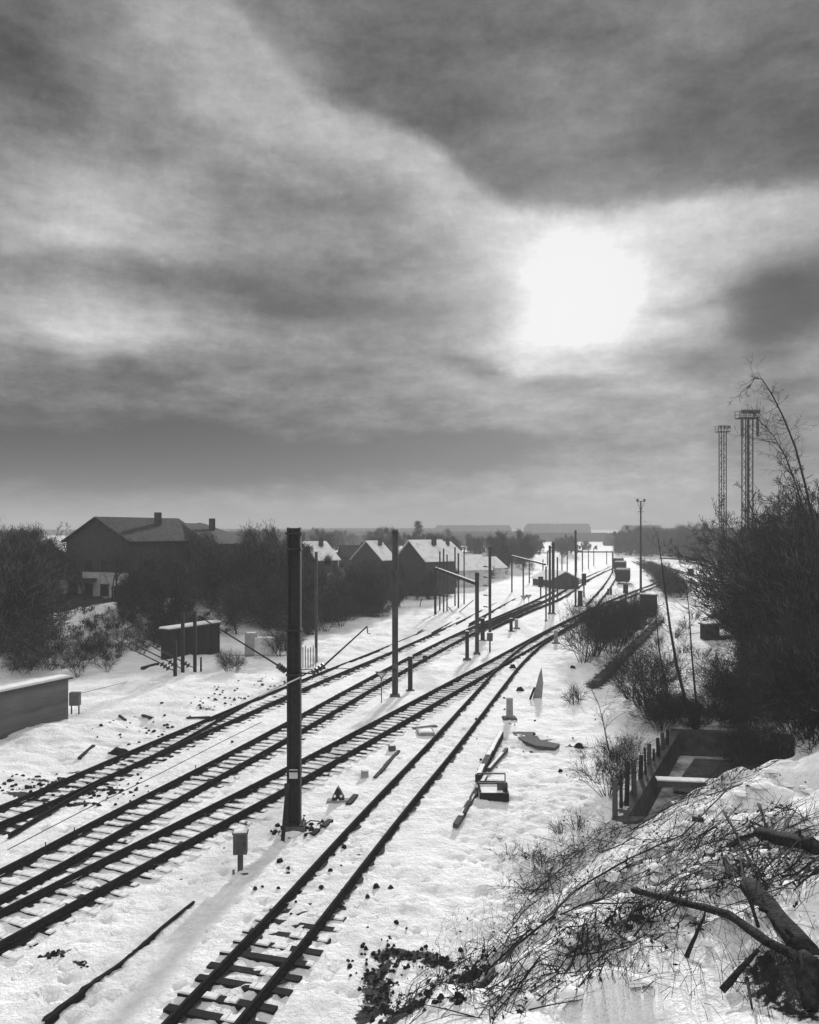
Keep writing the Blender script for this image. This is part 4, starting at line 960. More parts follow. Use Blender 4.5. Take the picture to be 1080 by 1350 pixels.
def put(var, name, cat, label, x, y, s=1., group=None, z=None, sz=1., names=('trunk', 'crown')):
    zz = gz(x, y) if z is None else z
    t = thing(name, label, cat, (x, y, zz), random.uniform(0, 6.28), group); t.scale = (s, s, s * sz)
    for me, nm in zip(var, names): place(nm, me, t)
    return t
BARE = [bare_variant(i, 9, 4, (3, 5)) for i in range(4)]
LEAFY = [bare_variant(20 + i, 9, 3, (4, 6), 13000) for i in range(4)]
BUSH = [bush_variant(40 + i, 3, 2.6, 15, 2, 0) for i in range(3)]
BUSHD = [bush_variant(50 + i, 3, 3.2, 22, 2, 3200) for i in range(3)]
SCRUB = [bush_variant(60 + i, 1.2, 1.5, 12, 1, 0, TWIGL, .006) for i in range(3)]
BN = ('stems', 'twigs')
def tree_px(var, px, Yt, hpx_top, label, group, cat='tree', name='bare_tree', base=9.):
    x = (px - 540) / F * Yt; z = gz(x, Yt); h = CAM_H - (hpx_top - HZ) / F * Yt - z
    s = h / base; return put(random.choice(var), name, cat, label, x, Yt, s, group, z)
R2 = random.Random(5)
# left wood in front of and around the houses
for px, Yt, top in ((18, 74, 716), (52, 80, 714), (30, 90, 710), (48, 96, 708), (14, 66, 740), (172, 74, 752), (205, 78, 752), (248, 84, 738),
                    (270, 92, 735), (300, 88, 748), (322, 98, 730), (355, 92, 752), (285, 110, 722), (345, 118, 722), (372, 105, 735), (395, 112, 742), (235, 74, 762), (312, 80, 772), (-15, 70, 700)):
    tree_px(LEAFY, px, Yt, top, 'dense dark tree in the thick wood between the left bank and the houses', 'dense trees of the left wood', name='dense_tree')
for px, Yt, top in ((70, 100, 690), (98, 104, 692), (90, 82, 722), (150, 80, 730), (112, 80, 712), (172, 82, 716), (66, 84, 706), (196, 86, 712), (200, 82, 722), (238, 90, 715), (155, 84, 716), (290, 100, 714), (372, 90, 720), (400, 95, 735), (330, 104, 706), (60, 72, 760)):
    tree_px(BARE, px, Yt, top, 'bare leafless tree standing among the dense left wood', 'bare trees of the left wood')
# middle village scrub
for _ in range(46):
    px = R2.uniform(380, 580); Yt = R2.uniform(88, 150); u = (px - 380) / 200
    if Yt < 88 + 22 * u: continue
    top = R2.uniform(738, 768) + 6 * u + (10 if R2.random() < .3 else 0)
    tree_px(LEAFY if R2.random() < .62 else BARE, px, Yt, top, 'dark garden tree in the thicket between the houses and the leftmost track', 'garden trees in the village thicket', name='garden_tree')
for _ in range(40):
    px = R2.uniform(380, 720); Yt = R2.uniform(190, 330)
    tree_px(LEAFY if R2.random() < .7 else BARE, px, Yt, R2.uniform(700, 716), 'hazy tree behind the village roofs', 'hazy trees behind the village roofs', name='distant_tree')
for _ in range(22):
    px = R2.uniform(640, 790); Yt = R2.uniform(300, 460)
    tree_px(LEAFY, px, Yt, R2.uniform(708, 722), 'hazy tree beyond the far yard', 'hazy trees beyond the far yard', name='distant_tree')
for _ in range(26):
    px = R2.uniform(815, 985); Yt = R2.uniform(330, 520) if px < 960 else R2.uniform(180, 300)
    tree_px(LEAFY, px, Yt, R2.uniform(698, 712), 'hazy tree of the wood closing the far right of the yard', 'hazy trees of the far right wood', name='distant_tree')
for _ in range(20):
    px = R2.uniform(240, 600); Yt = R2.uniform(330, 520)
    tree_px(LEAFY, px, Yt, R2.uniform(698, 706), 'hazy tree on the skyline above the village', 'skyline trees above the village', name='distant_tree')
for _ in range(115):      # left wood, dense
    px = R2.uniform(-25, 400); lim = 868 if px < 25 else (806 if px < 210 else 800); py = R2.uniform(752, lim); Yt = F * 8 / (py - HZ)
    if 42 < px < 182 and py < 814: continue
    hgt_ = R2.uniform(4.5, 9) if not 95 < px < 250 else R2.uniform(3.5, 6)
    top = py - hgt_ / Yt * F
    tree_px(LEAFY, px, Yt, max(top, (706 if px < 240 else 709) + R2.uniform(0, 16)), 'dense dark tree in the thick wood between the left bank and the houses', 'dense trees of the left wood', name='dense_tree')
for _ in range(105):      # village thicket
    px = R2.uniform(375, 600); lim = 846 - (px - 375) * .27; py = R2.uniform(744, lim); Yt = F * 10.4 / (py - HZ); hgt_ = R2.uniform(2.5, 5.5)
    if 530 < px < 600 and py > 757 and R2.random() < .5: continue
    tree_px(LEAFY, px, Yt, py - hgt_ / Yt * F, 'dark garden tree in the thicket between the houses and the leftmost track', 'garden trees in the village thicket', name='garden_tree')
for _ in range(60):
    px = R2.uniform(560, 770); py = R2.uniform(727, 744); Yt = F * 11 / (py - HZ); Yt = min(Yt, 430)
    tree_px(LEAFY, px, Yt, R2.uniform(707, 722), 'hazy tree beyond the far yard', 'hazy trees beyond the far yard', name='distant_tree')
for _ in range(70):
    px = R2.uniform(822, 975); py = R2.uniform(726, 734) if px < 900 else R2.uniform(730, 742); Yt = F * 11 / (py - HZ)
    tree_px(LEAFY, px, Yt, R2.uniform(697, 710), 'hazy tree of the wood closing the far right of the yard', 'hazy trees of the far right wood', name='distant_tree')
for px, py, s in ((650, 762, 1.4), (660, 760, 1.4), (672, 757, 1.3), (684, 756, 1.3), (620, 768, 1.2), (640, 770, 1.1), (700, 750, 1.4)):
    x, y = gp(px, py); put(R2.choice(BUSHD), 'hedge_bush', 'bush', 'dark bush in the low hedge left of the middle mast cluster', x, y, s, 'hedge bushes beyond the sidings', names=BN)
# single pine on the skyline
x = (552 - 540) / F * 260; t = thing('pine_tree', 'single pine with gaps in its crown standing on the skyline above the village', 'tree', (x, 260, gz(x, 260)))
T, C_ = MB(), MB(); hh = CAM_H + 13 / F * 260 - gz(x, 260); rr = random.Random(3)
T.tube([(0, 0, 0), (.2, 0, hh * .5), (0, 0, hh)], [.3, .22, .05], 6); T.build('trunk', BARK, t)
for k in range(60):
    z_ = hh * rr.uniform(.45, 1.0); w_ = 1.9 * (1.15 - (z_ / hh)) + .7; a = rr.uniform(0, 6.28); c = (math.cos(a) * w_ * rr.uniform(.3, 1), math.sin(a) * w_ * rr.uniform(.3, 1), z_ - .1)
    C_.tube([(0, 0, z_ - .4), c], .04, 3)
    for _ in range(26):
        p = np.array(c) + rvec(rr) * np.array((.35, .35, .16)); q = rvec(rr) * .22; C_.add([p - q, p + np.array((.05, .05, .08)), p + q], [(0, 1, 2)])
C_.build('crown', LEAFD, t)
for _ in range(26):
    px = R2.uniform(560, 720); py = R2.uniform(744, 760); Yt = F * 11 / (py - HZ)
    if abs((px - 650) * .35 + 752 - py) < 3 and px > 640: continue
    if px > 640 and py > 748: continue
    tree_px(LEAFY, px, Yt, py - R2.uniform(2.5, 4.5) / Yt * F, 'low dark tree in the belt behind the sidings', 'low trees behind the sidings', name='belt_tree')
# bank brush at left: tall dry weeds
for _ in range(60):
    px = R2.uniform(30, 290); py = R2.uniform(832, 892) - (px - 30) * .05; x, y, z = G(px, py)
    if (x + 24.5) * -.93 + (y - 66) * .36 < -.4: continue
    put(R2.choice(BUSH), 'bank_bush', 'bush', 'low bare bush rooted on the snowy left bank', x, y, R2.uniform(.35, .65), 'low bushes on the left bank', names=BN)
for px, py, s, in ((300, 885, .5), (310, 886, .5), (102, 896, .55), (140, 888, .45), (360, 862, .8), (375, 858, .9), (368, 868, .7), (297, 880, .4), (385, 862, .7), (430, 832, .9), (450, 826, .9), (415, 838, .7)):
    x, y, z = G(px, py); put(R2.choice(BUSH), 'yard_bush', 'bush', 'bare bush at the left edge of the open snow', x, y, s, 'bushes at the left edge of the snow', names=BN)
# tussocks on the left bank
mb = MB(); r_ = random.Random(8)
for _ in range(420):
    px = r_.uniform(10, 300); py = r_.uniform(806, 892); x, y, z = G(px, py); tt = (x + 24.5) * -.93 + (y - 66) * .36
    if tt < -1 or tt > 9: continue
    z = gz(x, y)
    for _k in range(r_.randint(6, 16)):
        a = r_.gauss(.5, .6); L_ = r_.uniform(.25, .8); b = (x + r_.gauss(0, .18), y + r_.gauss(0, .18), z - .03)
        mb.tube([b, (b[0] + a * L_ * .4, b[1] - L_ * .1, z + L_ * .6), (b[0] + a * L_, b[1] - L_ * .35, z + L_ * .55)], [.022, .018, .006], 3, r_.random() < .35, cap=False)
tag(mb.build('dead_grass', [TWIG, TWIGL]), 'bent tussocks of dead grass over the snowy left bank', 'grass', None, 'stuff')
# stones and clods on the thawed ground
mb = MB()
def stone(x, y, r):
    z = gz(x, y); k = 6; vs = [(x + r * r_.uniform(.7, 1.2) * math.cos(j * 1.047), y + r * r_.uniform(.7, 1.2) * math.sin(j * 1.047), z - .03) for j in range(k)] + [(x + r * .6 * r_.uniform(.7, 1.2) * math.cos(j * 1.047), y + r * .6 * r_.uniform(.7, 1.2) * math.sin(j * 1.047), z + r * r_.uniform(.4, .8)) for j in range(k)]
    mb.add(vs, [(j, (j + 1) % k, k + (j + 1) % k, k + j) for j in range(k)] + [tuple(range(k, 2 * k))])
for px, py, sx, sy, n_ in ((503, 1290, 16, 34, 120), (560, 1266, 34, 7, 90), (622, 1283, 16, 10, 50), (545, 1330, 32, 7, 60), (60, 1035, 40, 9, 90), (130, 1045, 40, 9, 80), (220, 965, 50, 9, 60), (300, 925, 30, 7, 40), (70, 1266, 10, 3, 14), (108, 1277, 5, 2, 6), (385, 1092, 18, 7, 40), (400, 1180, 60, 30, 26), (700, 1000, 60, 40, 26), (345, 905, 30, 8, 30)):
    for _ in range(n_):
        x, y, z = G(px + r_.gauss(0, sx), py + r_.gauss(0, sy)); stone(x, y, r_.uniform(.025, .085) * (1 if y < 24 else 1.6))
tag(mb.build('stones', DIRT), 'dark stones and clods on thawed patches of ground', 'stones', None, 'stuff')
# centre bush mass with long stems
for px, py, s in ((768, 874, 1.5), (782, 866, 1.4), (792, 858, 1.5), (806, 862, 1.3), (820, 848, 1.3)):
    x, y = gp(px, py); put(R2.choice(BUSH), 'thorn_bush', 'bush', 'pale stemmed bare bush in front of the dark scrub left of the diagonal wall', x, y, s, 'bare bushes before the dark scrub', names=BN, sz=1.05)
for px, py, s in ((790, 846, 1.3), (808, 842, 1.4), (826, 838, 1.3), (842, 830, 1.2), (852, 824, 1.2), (800, 832, 1.3), (822, 826, 1.4), (840, 818, 1.2), (815, 850, 1.)):
    x, y = gp(px, py); put(R2.choice(BUSHD if R2.random() < .3 else BUSH), 'dark_scrub', 'bush', 'dark dense scrub bush between the branch track and the diagonal wall', x, y, s * .9, 'dark scrub left of the diagonal wall', names=BN)
# dark ditch scrub, right of the wagons
for k in range(16):
    t = k / 15; px = 858 + 32 * t + R2.uniform(-6, 8); py = 752 + 36 * t; x, y = gp(px, py)
    put(R2.choice(BUSHD), 'ditch_bush', 'bush', 'dark bush growing along the ditch right of the slim light mast', x, y, R2.uniform(.9, 1.4), 'dark bushes along the ditch', names=BN)
# bushes at the basin head and around the leaning saplings
for px, py, s, v in ((872, 962, .8, 1), (888, 955, .7, 1), (860, 950, 1.1, 0), (848, 935, 1.1, 0), (905, 955, .6, 1), (930, 955, .6, 1), (950, 945, 1.0, 0), (866, 925, 1.2, 0), (835, 925, 1.0, 0), (968, 930, 1.1, 0), (985, 890, 1.2, 0)):
    x, y = gp(px, py); put(R2.choice(BUSHD if v else BUSH), 'basin_bush', 'bush', 'bare bush growing thickly at the head of the basin below the saplings', x, y, s, 'bushes at the head of the basin', names=BN)
for px, py, s in ((925, 966, .45), (965, 966, .6), (990, 968, .7), (1000, 975, .9), (1010, 990, .9), (1022, 1003, .9)):
    x, y = gp(px, py); put(R2.choice(BUSHD), 'rim_bush', 'bush', 'dark low bush overhanging the far rim of the concrete basin', x, y + .6, s, 'low bushes on the far rim of the basin', names=BN)
for px, py, s in ((803, 1052, .75), (808, 1030, .6), (836, 1000, .5)):
    x, y = gp(px, py); put(R2.choice(BUSH), 'fence_bush', 'bush', 'spindly bare bush entangled with the fence stakes', x, y, s, 'bushes entangled with the stake fence', names=BN)
for px, py, s in ((757, 930, 1.), (765, 925, .9), (815, 1000, .8), (700, 1130, .5), (715, 1140, .5), (670, 1125, .5), (760, 1095, .6), (740, 1100, .5), (880, 880, 1.2), (900, 860, 1.2), (905, 830, 1.3), (890, 840, 1.2), (925, 870, 1.2), (860, 880, 1.), (915, 815, 1.4), (870, 850, 1.)):
    x, y, z = G(px, py); put(R2.choice(SCRUB), 'dry_weed', 'weed', 'pale dry weed clump poking out of the snow', x, y, s * 1.2, 'dry weeds in the snow', names=BN)
# saplings
def sapling(pts, Yb, r0, label, twigs=40, seed=1, name='sapling', spread=1.4, tl=(.5, 1.6)):
    rr = random.Random(seed); P = []
    b = at(pts[0][0], pts[0][1], Yb)
    for i, (a, c) in enumerate(pts): q = at(a, c, Yb + i * .12); P.append(np.array((q[0] - b[0], q[1] - b[1], q[2] - b[2])))
    t = thing(name, label, 'tree', b); T, C_ = MB(), MB(); k = len(P)
    T.tube([P[0] - np.array((0, 0, .4))] + P, [r0 * 1.1] + [r0 * (1 - .85 * i / (k - 1)) for i in range(k)], 6); T.build('trunk', BARK, t)
    for _ in range(twigs):
        f = rr.uniform(.15, 1) * (k - 1); i = min(int(f), k - 2); p = P[i] + (P[i + 1] - P[i]) * (f - i); d = P[i + 1] - P[i]; d /= np.linalg.norm(d)
        nd = d * .9 + rvec(rr) * .55; nd /= np.linalg.norm(nd)
        grow(C_, C_, rr, p, nd, rr.uniform(*tl), .013, 1, 3, .15, .0, (2, 4), .006)
    C_.build('twigs', TWIG, t); return t
sapling([(916, 960), (905, 928), (893, 880), (884, 830), (878, 785), (873, 745), (867, 705)], 44.4, .12, 'tallest leaning dark sapling rising from the head of the basin', 30, 1)
sapling([(921, 957), (917, 915), (912, 860), (909, 810), (905, 770)], 44.6, .08, 'slimmer upright sapling just right of the tallest leaning one', 26, 2)
sapling([(886, 946), (878, 905), (870, 860), (865, 815), (862, 800)], 47, .07, 'thin sapling left of the tallest leaning one', 26, 3)
sapling([(808, 1010), (800, 975), (795, 950), (790, 930), (785, 920)], 38, .04, 'very thin pale sapling above the fence bushes', 10, 4)
sapling([(862, 950), (848, 915), (840, 880), (836, 850)], 46, .05, 'thin stem in the bush left of the saplings', 30, 5)
# right wood: dense and dark
RW = [(1000, 62, 728), (1035, 56, 716), (1075, 50, 706), (1062, 66, 712), (1015, 75, 722), (985, 84, 722), (1045, 84, 706), (1090, 62, 700), (1000, 100, 716), (970, 108, 730), (1030, 110, 706), (1070, 100, 700), (975, 130, 716),
      (1010, 140, 706), (958, 150, 722), (1050, 48, 790), (1020, 50, 800), (1075, 46, 770), (995, 54, 800), (975, 62, 790), (1000, 48, 850), (1035, 46, 860), (1065, 44, 850), (980, 70, 760), (965, 90, 770), (1100, 55, 700), (1110, 80, 690), (990, 160, 706), (965, 78, 800), (1085, 43, 880), (968, 56, 850), (985, 49, 880)]
for px, Yt, top in RW + [(1060, 44, 900), (1085, 42, 905), (1035, 47, 900), (1010, 50, 905), (1095, 46, 820)]:
    if px < 1010: px += 24
    tree_px(LEAFY, px, Yt, top, 'very dark dense tree of the wood filling the right edge', 'dense trees of the right wood', name='dense_tree')
for px, Yt, top in ((1010, 70, 660), (1045, 60, 618), (1070, 55, 640), (1030, 80, 650), (985, 90, 690), (1060, 75, 655), (1085, 60, 600), (1000, 85, 672), (1025, 66, 680), (1075, 68, 632), (970, 96, 690), (1005, 60, 690), (1020, 72, 640), (1040, 64, 668), (1055, 70, 625), (1066, 62, 650), (1080, 74, 610), (990, 78, 668), (1050, 82, 640), (1035, 58, 700), (1074, 50, 660), (1015, 92, 655)):
    tree_px(BARE, px, Yt, top, 'bare leafless tree rising above the dark right wood', 'bare trees above the right wood')
for px, py, s in ((1050, 965, 1.2), (1070, 960, 1.3), (1090, 955, 1.4), (1020, 975, 1.1), (1045, 975, 1.2), (1070, 975, 1.3), (1092, 970, 1.3), (985, 945, 1.1), (1010, 945, 1.2), (1035, 942, 1.3), (1060, 935, 1.4), (965, 935, 1.0)):
    x, y, z = G(px, py); put(R2.choice(BUSHD), 'wood_edge_bush', 'bush', 'dark bush at the foot of the right wood behind the snowy bank', x, y, s, 'bushes at the foot of the right wood', names=BN)
sapling([(1085, 800), (1075, 700), (1062, 640), (1049, 590), (1033, 550), (1018, 520), (1005, 500), (995, 498), (988, 512)], 38, .065, 'tall arching bare branch bending left high over the right wood', 34, 9, 'arching_tree', tl=(.4, 1.2))
sapling([(1078, 760), (1064, 690), (1050, 640), (1035, 600), (1020, 575), (1008, 560)], 40, .06, 'second bare tree stretching up left below the arching branch', 44, 10, 'leaning_tree', tl=(.6, 2.0))

# far woods: blocks of conifers on the hills
def far_wood(px0, px1, ytop, Yd, dep, label, seed, z0=None):
    r = random.Random(seed); mb = MB(); n_ = int((px1 - px0) * 7)
    for _ in range(n_):
        px = r.uniform(px0, px1); yy = Yd + r.random() * dep; x = (px - 540) / F * yy; zb = hz(x, yy) if z0 is None else z0
        edge_ = min(1, min(px - px0, px1 - px) / 4 + .75)
        h = (CAM_H + (HZ - ytop) / F * yy - zb) * r.uniform(.86, 1.03) * edge_; w = max(h, 12) * r.uniform(.16, .28); k = 6
        vs = [(x + w * math.cos(j * 1.047) * r.uniform(.8, 1.2), yy + w * math.sin(j * 1.047), zb + h * .12) for j in range(k)] + [(x + w * .75 * math.cos(j * 1.047), yy + w * .75 * math.sin(j * 1.047), zb + h * .6) for j in range(k)] + [(x, yy, zb + h)]
        vs += [(x + w * .9 * math.cos(j * 1.047), yy + w * .9 * math.sin(j * 1.047), zb - 1) for j in range(k)]
        mb.add(vs, [(j, (j + 1) % k, k + (j + 1) % k, k + j) for j in range(k)] + [(k + j, k + (j + 1) % k, 2 * k) for j in range(k)] + [(2 * k + 1 + j, 2 * k + 1 + (j + 1) % k, (j + 1) % k, j) for j in range(k)])
    tag(mb.build('far_wood', LEAFD), label, 'wood', None, 'stuff')
far_wood(-80, 255, 698, 1000, 220, 'dark distant wood behind the left houses', 1)
far_wood(250, 430, 697, 1100, 200, 'distant wooded ridge above the tall mast', 2)
far_wood(415, 575, 696, 1150, 200, 'distant wooded ridge above the village', 3)
far_wood(575, 673, 692, 1200, 180, 'block of distant forest with level top left of centre', 4)
far_wood(693, 777, 690, 1150, 180, 'block of distant forest with level top in the centre', 5)
far_wood(820, 872, 692, 900, 160, 'block of distant forest right of the gap', 6)
far_wood(868, 1010, 696, 800, 160, 'distant dark wood behind the right curve', 7)
far_wood(560, 830, 702, 700, 120, 'lower distant wood closing the end of the yard', 8)
far_wood(800, 1000, 704, 560, 90, 'nearer wood along the right curve', 9)
far_wood(380, 640, 706, 560, 90, 'hazy wood behind the village', 10)
far_wood(420, 700, 700, 850, 150, 'hazy wood slope left of the level forest blocks', 12)
far_wood(230, 440, 700, 520, 90, 'dark wood beyond the left houses', 13)
far_wood(1000, 1250, 694, 700, 200, 'distant wood behind the right floodlight towers', 11)

# ------------------------------------------------------------------ the brushy bank in front right
def on(px, py): a = G(px, py); return np.array((a[0], a[1], gz(a[0], a[1])))
mb = MB(); rr = random.Random(77); spine = [(520, 1337), (600, 1300), (680, 1240), (760, 1185), (840, 1140), (905, 1120), (980, 1110), (1060, 1090)]
spine2 = [(640, 1337), (720, 1300), (800, 1255), (860, 1200), (930, 1165), (1000, 1150), (1060, 1160)]
spine3 = [(690, 1180), (740, 1140), (800, 1110), (870, 1065), (930, 1035), (1000, 1005)]
def pick(sp_, w):
    f = rr.random() * (len(sp_) - 1); i = int(f); a, b = sp_[i], sp_[i + 1]; return a[0] + (b[0] - a[0]) * (f - i) + rr.gauss(0, w), a[1] + (b[1] - a[1]) * (f - i) + rr.gauss(0, w * .8)
for k in range(1650):
    sp_, w = ((spine, 20), (spine2, 26), (spine3, 12))[k % 3 if k % 9 else 0]
    px, py = pick(sp_, w)
    if py > 1360 or py < 985 or px < 480: continue
    p = on(px, py); ang = R(rr.gauss(50, 28)) if rr.random() < .6 else R(rr.uniform(0, 360)); L_ = rr.uniform(.3, 1.5) * (.7 if py > 1200 else 1.1); d = np.array((math.cos(ang), math.sin(ang), 0)) * L_
    q = p + d; q[2] = gz(q[0], q[1]) + rr.uniform(.0, .30); m_ = (p + q) / 2 + rvec(rr) * .05; m_[2] = max(m_[2], gz(m_[0], m_[1]) + .03) + rr.uniform(0, .08)
    r0 = rr.choice((.005, .006, .008, .009, .013)); mb.tube([p + np.array((0, 0, .02)), m_, q], [r0, r0 * .85, r0 * .5], 3, mi=0 if rr.random() < .8 else 1, cap=False)
    if rr.random() < .4:
        e = m_ + rvec(rr) * .22; e[2] = abs(e[2] - m_[2]) + m_[2]; mb.tube([m_, e], [r0 * .6, r0 * .4], 3, cap=False)
o = mb.build('brushwood', [TWIG, TWIGL]); tag(o, 'tangle of cut twigs strewn over the snowy bank', 'brushwood', None, 'stuff')
mb = MB()
for k in range(1500):
    sp_, w = ((spine, 34), (spine2, 40), (spine3, 24))[k % 3]; px, py = pick(sp_, w)
    if py > 1360 or py < 985 or px < 480: continue
    p = on(px, py)
    if rr.random() < .6:      # upright dry stalks
        h = rr.uniform(.12, .5); a = rvec(rr) * .12; mb.tube([p, p + np.array((a[0], a[1], h * .6)), p + np.array((a[0] * 2.4, a[1] * 2, h))], [.005, .004, .003], 3, cap=False)
    a = rvec(rr); a /= np.linalg.norm(a); b = np.cross(a, rvec(rr)); b /= np.linalg.norm(b); z = rr.uniform(.03, .075); p = p + np.array((0, 0, rr.uniform(.02, .3)))
    mb.add([p - a * z, p + b * z * .4, p + a * z, p - b * z * .4], [(0, 1, 2, 3)])
tag(mb.build('dry_leaves', TWIG), 'dead leaves and dry stalks over the snowy bank', 'dead leaves', None, 'stuff')
# thin weeds all over bank and near flat
mb = MB()
for k in range(900):
    px = rr.uniform(560, 1075); py = rr.uniform(1080, 1345); x, y, z = G(px, py)
    if (x + .86) * .777 + (y - 18.1) * -.63 < -1.5: continue
    p = on(px, py); h = rr.uniform(.08, .45); a = rvec(rr) * .1; mb.tube([p - np.array((0, 0, .03)), p + np.array((a[0], a[1], h * .7)), p + np.array((a[0] * 2.8, a[1] * 2.8, h))], [.005, .0035, .002], 3, cap=False)
tag(mb.build('dry_grass', TWIG), 'scattered dry grass stalks poking from the bank snow', 'grass', None, 'stuff')
# larger single branches and logs
def limb(pts, r0, label, mat=WOODD, name='fallen_branch', twigs=0, r1=.5, lift=None, n_=8, cat='branch', group=None, seed=0):
    q = random.Random(seed or int(pts[0][0])); P = []
    for i, p_ in enumerate(pts):
        g = on(p_[0], p_[1]); up_ = p_[2] if len(p_) > 2 else r0 * .6
        g[2] += up_; P.append(g)
    c = P[0].copy(); Q = []
    for i in range(len(P) - 1):
        for k in range(4): f = k / 4; Q.append(P[i] * (1 - f) + P[i + 1] * f - c + rvec(q) * r0 * (.16 if r0 < .045 else .07))
    Q.append(P[-1] - c)
    t = thing(name, label, cat, c, 0, group); mb = MB(); k = len(Q); n_ = n_ + 4 if r0 > .05 else n_
    Q = [Q[0]] + [a_ + (b_ - a_) * f for a_, b_ in zip(Q, Q[1:]) for f in (.5, 1.)] if r0 > .05 else Q; k = len(Q)
    mb.tube(Q, [r0 * (1 - (1 - r1) * i / (k - 1)) * q.uniform(.9, 1.1) for i in range(k)], n_)
    prof = [q.uniform(.82, 1.15) for _ in range(n_)]
    for i in range(k):
        for j in range(n_): v_ = np.array(mb.v[i * n_ + j]); mb.v[i * n_ + j] = tuple(Q[i] + (v_ - Q[i]) * prof[j] * q.uniform(.95, 1.05))
    mb.build('stem', LOG if r0 > .045 else mat, t, smooth=True)
    if cat == 'log':      # pale sawn end and stubs of lopped boughs
        d = Q[0] - Q[1]; d = d / np.linalg.norm(d); mb = MB(); mb.tube([Q[0] - d * .02, Q[0] + d * .012], r0 * .9, 12); mb.build('sawn_end', WOOD, t)
        for _ in range(3):
            i = q.randint(2, k - 2); e = rvec(q); e[2] = abs(e[2]); e /= np.linalg.norm(e); mb = MB(); mb.tube([Q[i], Q[i] + e * r0 * 1.9], [r0 * .3, r0 * .2], 6); mb.build('branch_stub', LOG, t)
    if twigs:
        mb = MB()
        for _ in range(twigs):
            i = q.randint(1, k - 1); d = Q[i] - Q[i - 1]; d = d / (np.linalg.norm(d) + 1e-9) + rvec(q) * .5; d[2] = abs(d[2]) * .6; d /= np.linalg.norm(d)
            grow(mb, mb, q, Q[i], d, q.uniform(.3, .9), .009, 1, 2, .2, .0, (2, 3), .004)
        mb.build('twigs', TWIG, t)
    return t
limb([(987, 1190, .12), (1066, 1258, .16)], .15, 'thick dark sawn log jutting from snow at the right edge', cat='log', name='log', r1=1.1, n_=12)
limb([(1000, 1235, .1), (985, 1212, .35), (975, 1180, .6)], .03, 'forked bough rising from the long fallen trunk', twigs=6)
limb([(835, 1186, .06), (900, 1203, .1), (960, 1226, .12), (1010, 1250, .1), (1052, 1285, .1), (1068, 1345, .1)], .05, 'long grey fallen trunk running down under the thick sawn log', STEEL2 if False else WOODD, 'fallen_tree', 8, 1.7, cat='fallen tree', n_=10)
limb([(1058, 1256, .05), (1066, 1300, .1), (1069, 1345, .1)], .12, 'black stump root at the lower right corner', name='stump_root', cat='stump', r1=.8, n_=10)
limb([(1003, 1112, .12), (1075, 1138, .18)], .13, 'dark sawn log higher up at the right edge of the bank', name='log', cat='log', r1=1.1, n_=12)
limb([(930, 1140, .1), (975, 1118, .22), (1010, 1112, .2)], .08, 'crooked limb leading to the upper sawn log', twigs=6)
limb([(955, 1090, .3), (975, 1122, .15), (998, 1160, .1), (1012, 1180, .05)], .035, 'thin broken branch leaning down toward the thick sawn log', twigs=4)
limb([(1000, 1078, .35), (1012, 1104, .1)], .04, 'short stick standing up above the upper sawn log')
limb([(990, 1098, .2), (1020, 1106, .1)], .03, 'small stick lying across the upper sawn log')
limb([(905, 1268, .04), (930, 1232, .2)], .035, 'dark straight stick poking from open snow in the middle of the bank')
limb([(952, 1325, .04), (1000, 1284, .18)], .05, 'dark straight bough lying low at the bottom of the bank', twigs=3)
limb([(985, 1310, .05), (992, 1345, .2)], .025, 'upright thin stick at the bottom right of the bank')
limb([(957, 1160, .1), (962, 1190, .25)], .06, 'stubby dark stump piece in the middle of the brush')
limb([(830, 1100, .1), (860, 1082, .15), (910, 1052, .2), (950, 1036, .1)], .02, 'long thin branch along the top edge of the bank', twigs=6)
limb([(700, 1240, .05), (760, 1190, .2), (830, 1150, .3), (900, 1120, .3), (965, 1070, .5)], .03, 'long thin bough slanting up across the brush', twigs=12)
limb([(610, 1320, .05), (680, 1270, .15), (730, 1225, .2), (742, 1190, .3)], .028, 'curved bough in the lower left brush', twigs=10)
limb([(640, 1290, .05), (700, 1240, .15), (770, 1215, .2), (850, 1200, .15)], .024, 'arched bough through the middle of the brush', twigs=10)
limb([(660, 1235, .05), (690, 1210, .2), (720, 1185, .2)], .02, 'small twiggy branch at the toe of the bank', twigs=8)
limb([(700, 1180, .05), (745, 1150, .2), (790, 1110, .3)], .022, 'twiggy branch leaning up the toe of the bank', twigs=9)
limb([(830, 1250, .05), (870, 1215, .2), (900, 1180, .25)], .022, 'bent twiggy branch below the long trunk', twigs=7)
limb([(880, 1000, .3), (900, 1020, .8), (925, 1016, .9), (960, 1014, .6), (1000, 1010, .3)], .025, 'thin arched branch over the basin', twigs=3)
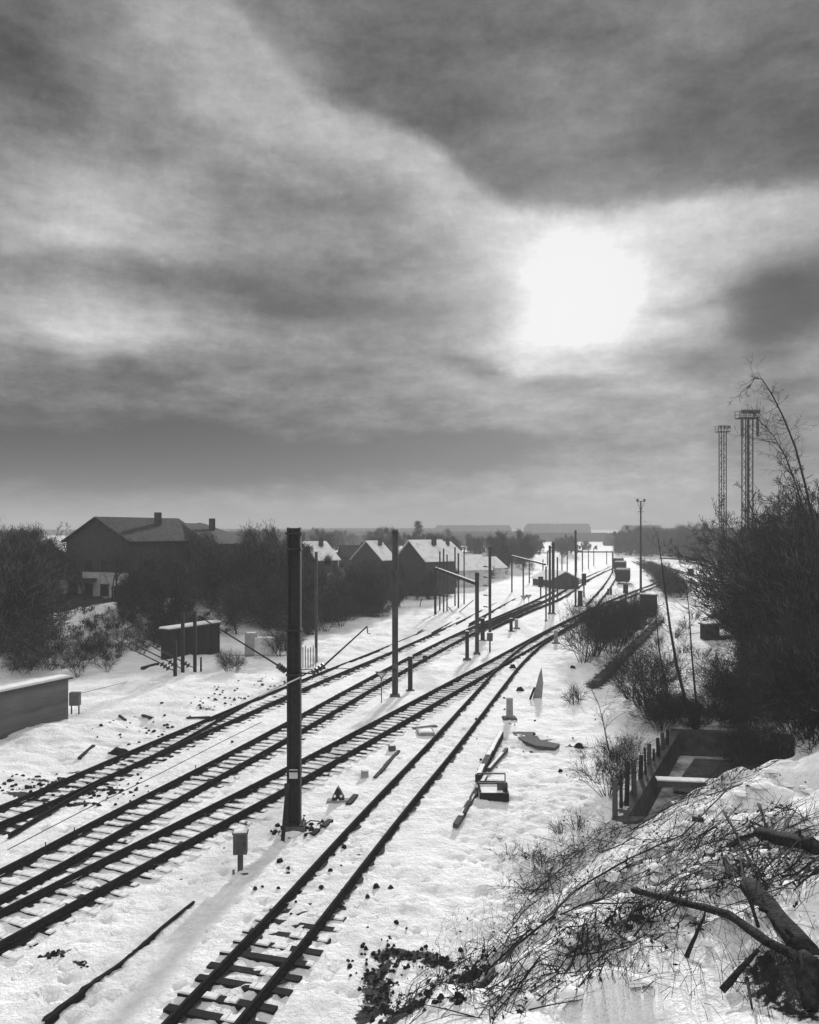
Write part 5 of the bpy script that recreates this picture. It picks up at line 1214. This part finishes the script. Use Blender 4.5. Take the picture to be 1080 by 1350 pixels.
for k in range(26):
    sp_ = (spine, spine2, spine3)[k % 3]; px, py = pick(sp_, 18)
    if py > 1335 or py < 1000: continue
    ang = rr.uniform(-.3, 1.2); L_ = rr.uniform(25, 70); q = (px + L_ * math.cos(ang), py - L_ * math.sin(ang), rr.uniform(.05, .3))
    if q[0] > 1090 or q[1] < 960: continue
    limb([(px, py, .04), ((px + q[0]) / 2 + 2, (py + q[1]) / 2 + 3, .1), q], rr.uniform(.014, .03), 'slender cut branch lying in the brush on the bank', twigs=4, group='slender cut branches on the bank', seed=k + 500)
# square plank near the top
a = on(928, 1101); b = on(982, 1102); a[2] += .3; b[2] += .3; b[1] = a[1] + .1; b[2] = a[2]
mb = MB(); mb.beam((0, 0, 0), tuple(b - a), .10, .12); tag(mb.build('plank', WOODD, loc=a), 'straight square dark plank lying level near the top of the brush', 'plank')
a = on(932, 1176); mb = MB(); mb.box((0, 0, .15), (.1, .06, .13), .2); tag(mb.build('wood_block', WOODL, loc=a), 'small pale sawn block end in the middle of the brush', 'block')
# snow lumps between the brush
mb = MB()
def lump(px, py, r):
    c = on(px, py); k = 9; vs = []
    for lv, (q, z_) in enumerate(((1.5, -.15), (1.25, .06), (.75, .24), (.0, .32))):
        for j in range(k): a = 2 * math.pi * j / k; w = q * r * rr.uniform(.85, 1.15); vs.append((c[0] + w * math.cos(a), c[1] + w * math.sin(a), c[2] + z_ * r))
    mb.add(vs, [(l * k + j, l * k + (j + 1) % k, (l + 1) * k + (j + 1) % k, (l + 1) * k + j) for l in range(3) for j in range(k)])
for _ in range(330):
    px, py = pick((spine, spine2, spine3)[_ % 3], 44)
    if py < 1000 or py > 1350 or px < 560: continue
    lump(px, py, rr.choice((.05, .06, .08, .1, .13, .16)))
tag(mb.build('snow_lumps', SNOWCAP, smooth=True), 'clods of snow caught between the twigs on the bank', 'snow', None, 'stuff')

# ------------------------------------------------------------------ haze
mh = bpy.data.materials.new('haze'); mh.use_nodes = True; t = mh.node_tree; t.nodes.clear()
vo = t.nodes.new('ShaderNodeVolumePrincipled'); vo.inputs['Color'].default_value = (.5, .5, .5, 1); vo.inputs['Density'].default_value = .0010; vo.inputs['Anisotropy'].default_value = .0
ou = t.nodes.new('ShaderNodeOutputMaterial'); t.links.new(vo.outputs[0], ou.inputs['Volume'])
mb = MB(); mb.box((0, 0, 23.5), (7100, 7100, 55)); tag(mb.build('haze', mh), kind='stuff')
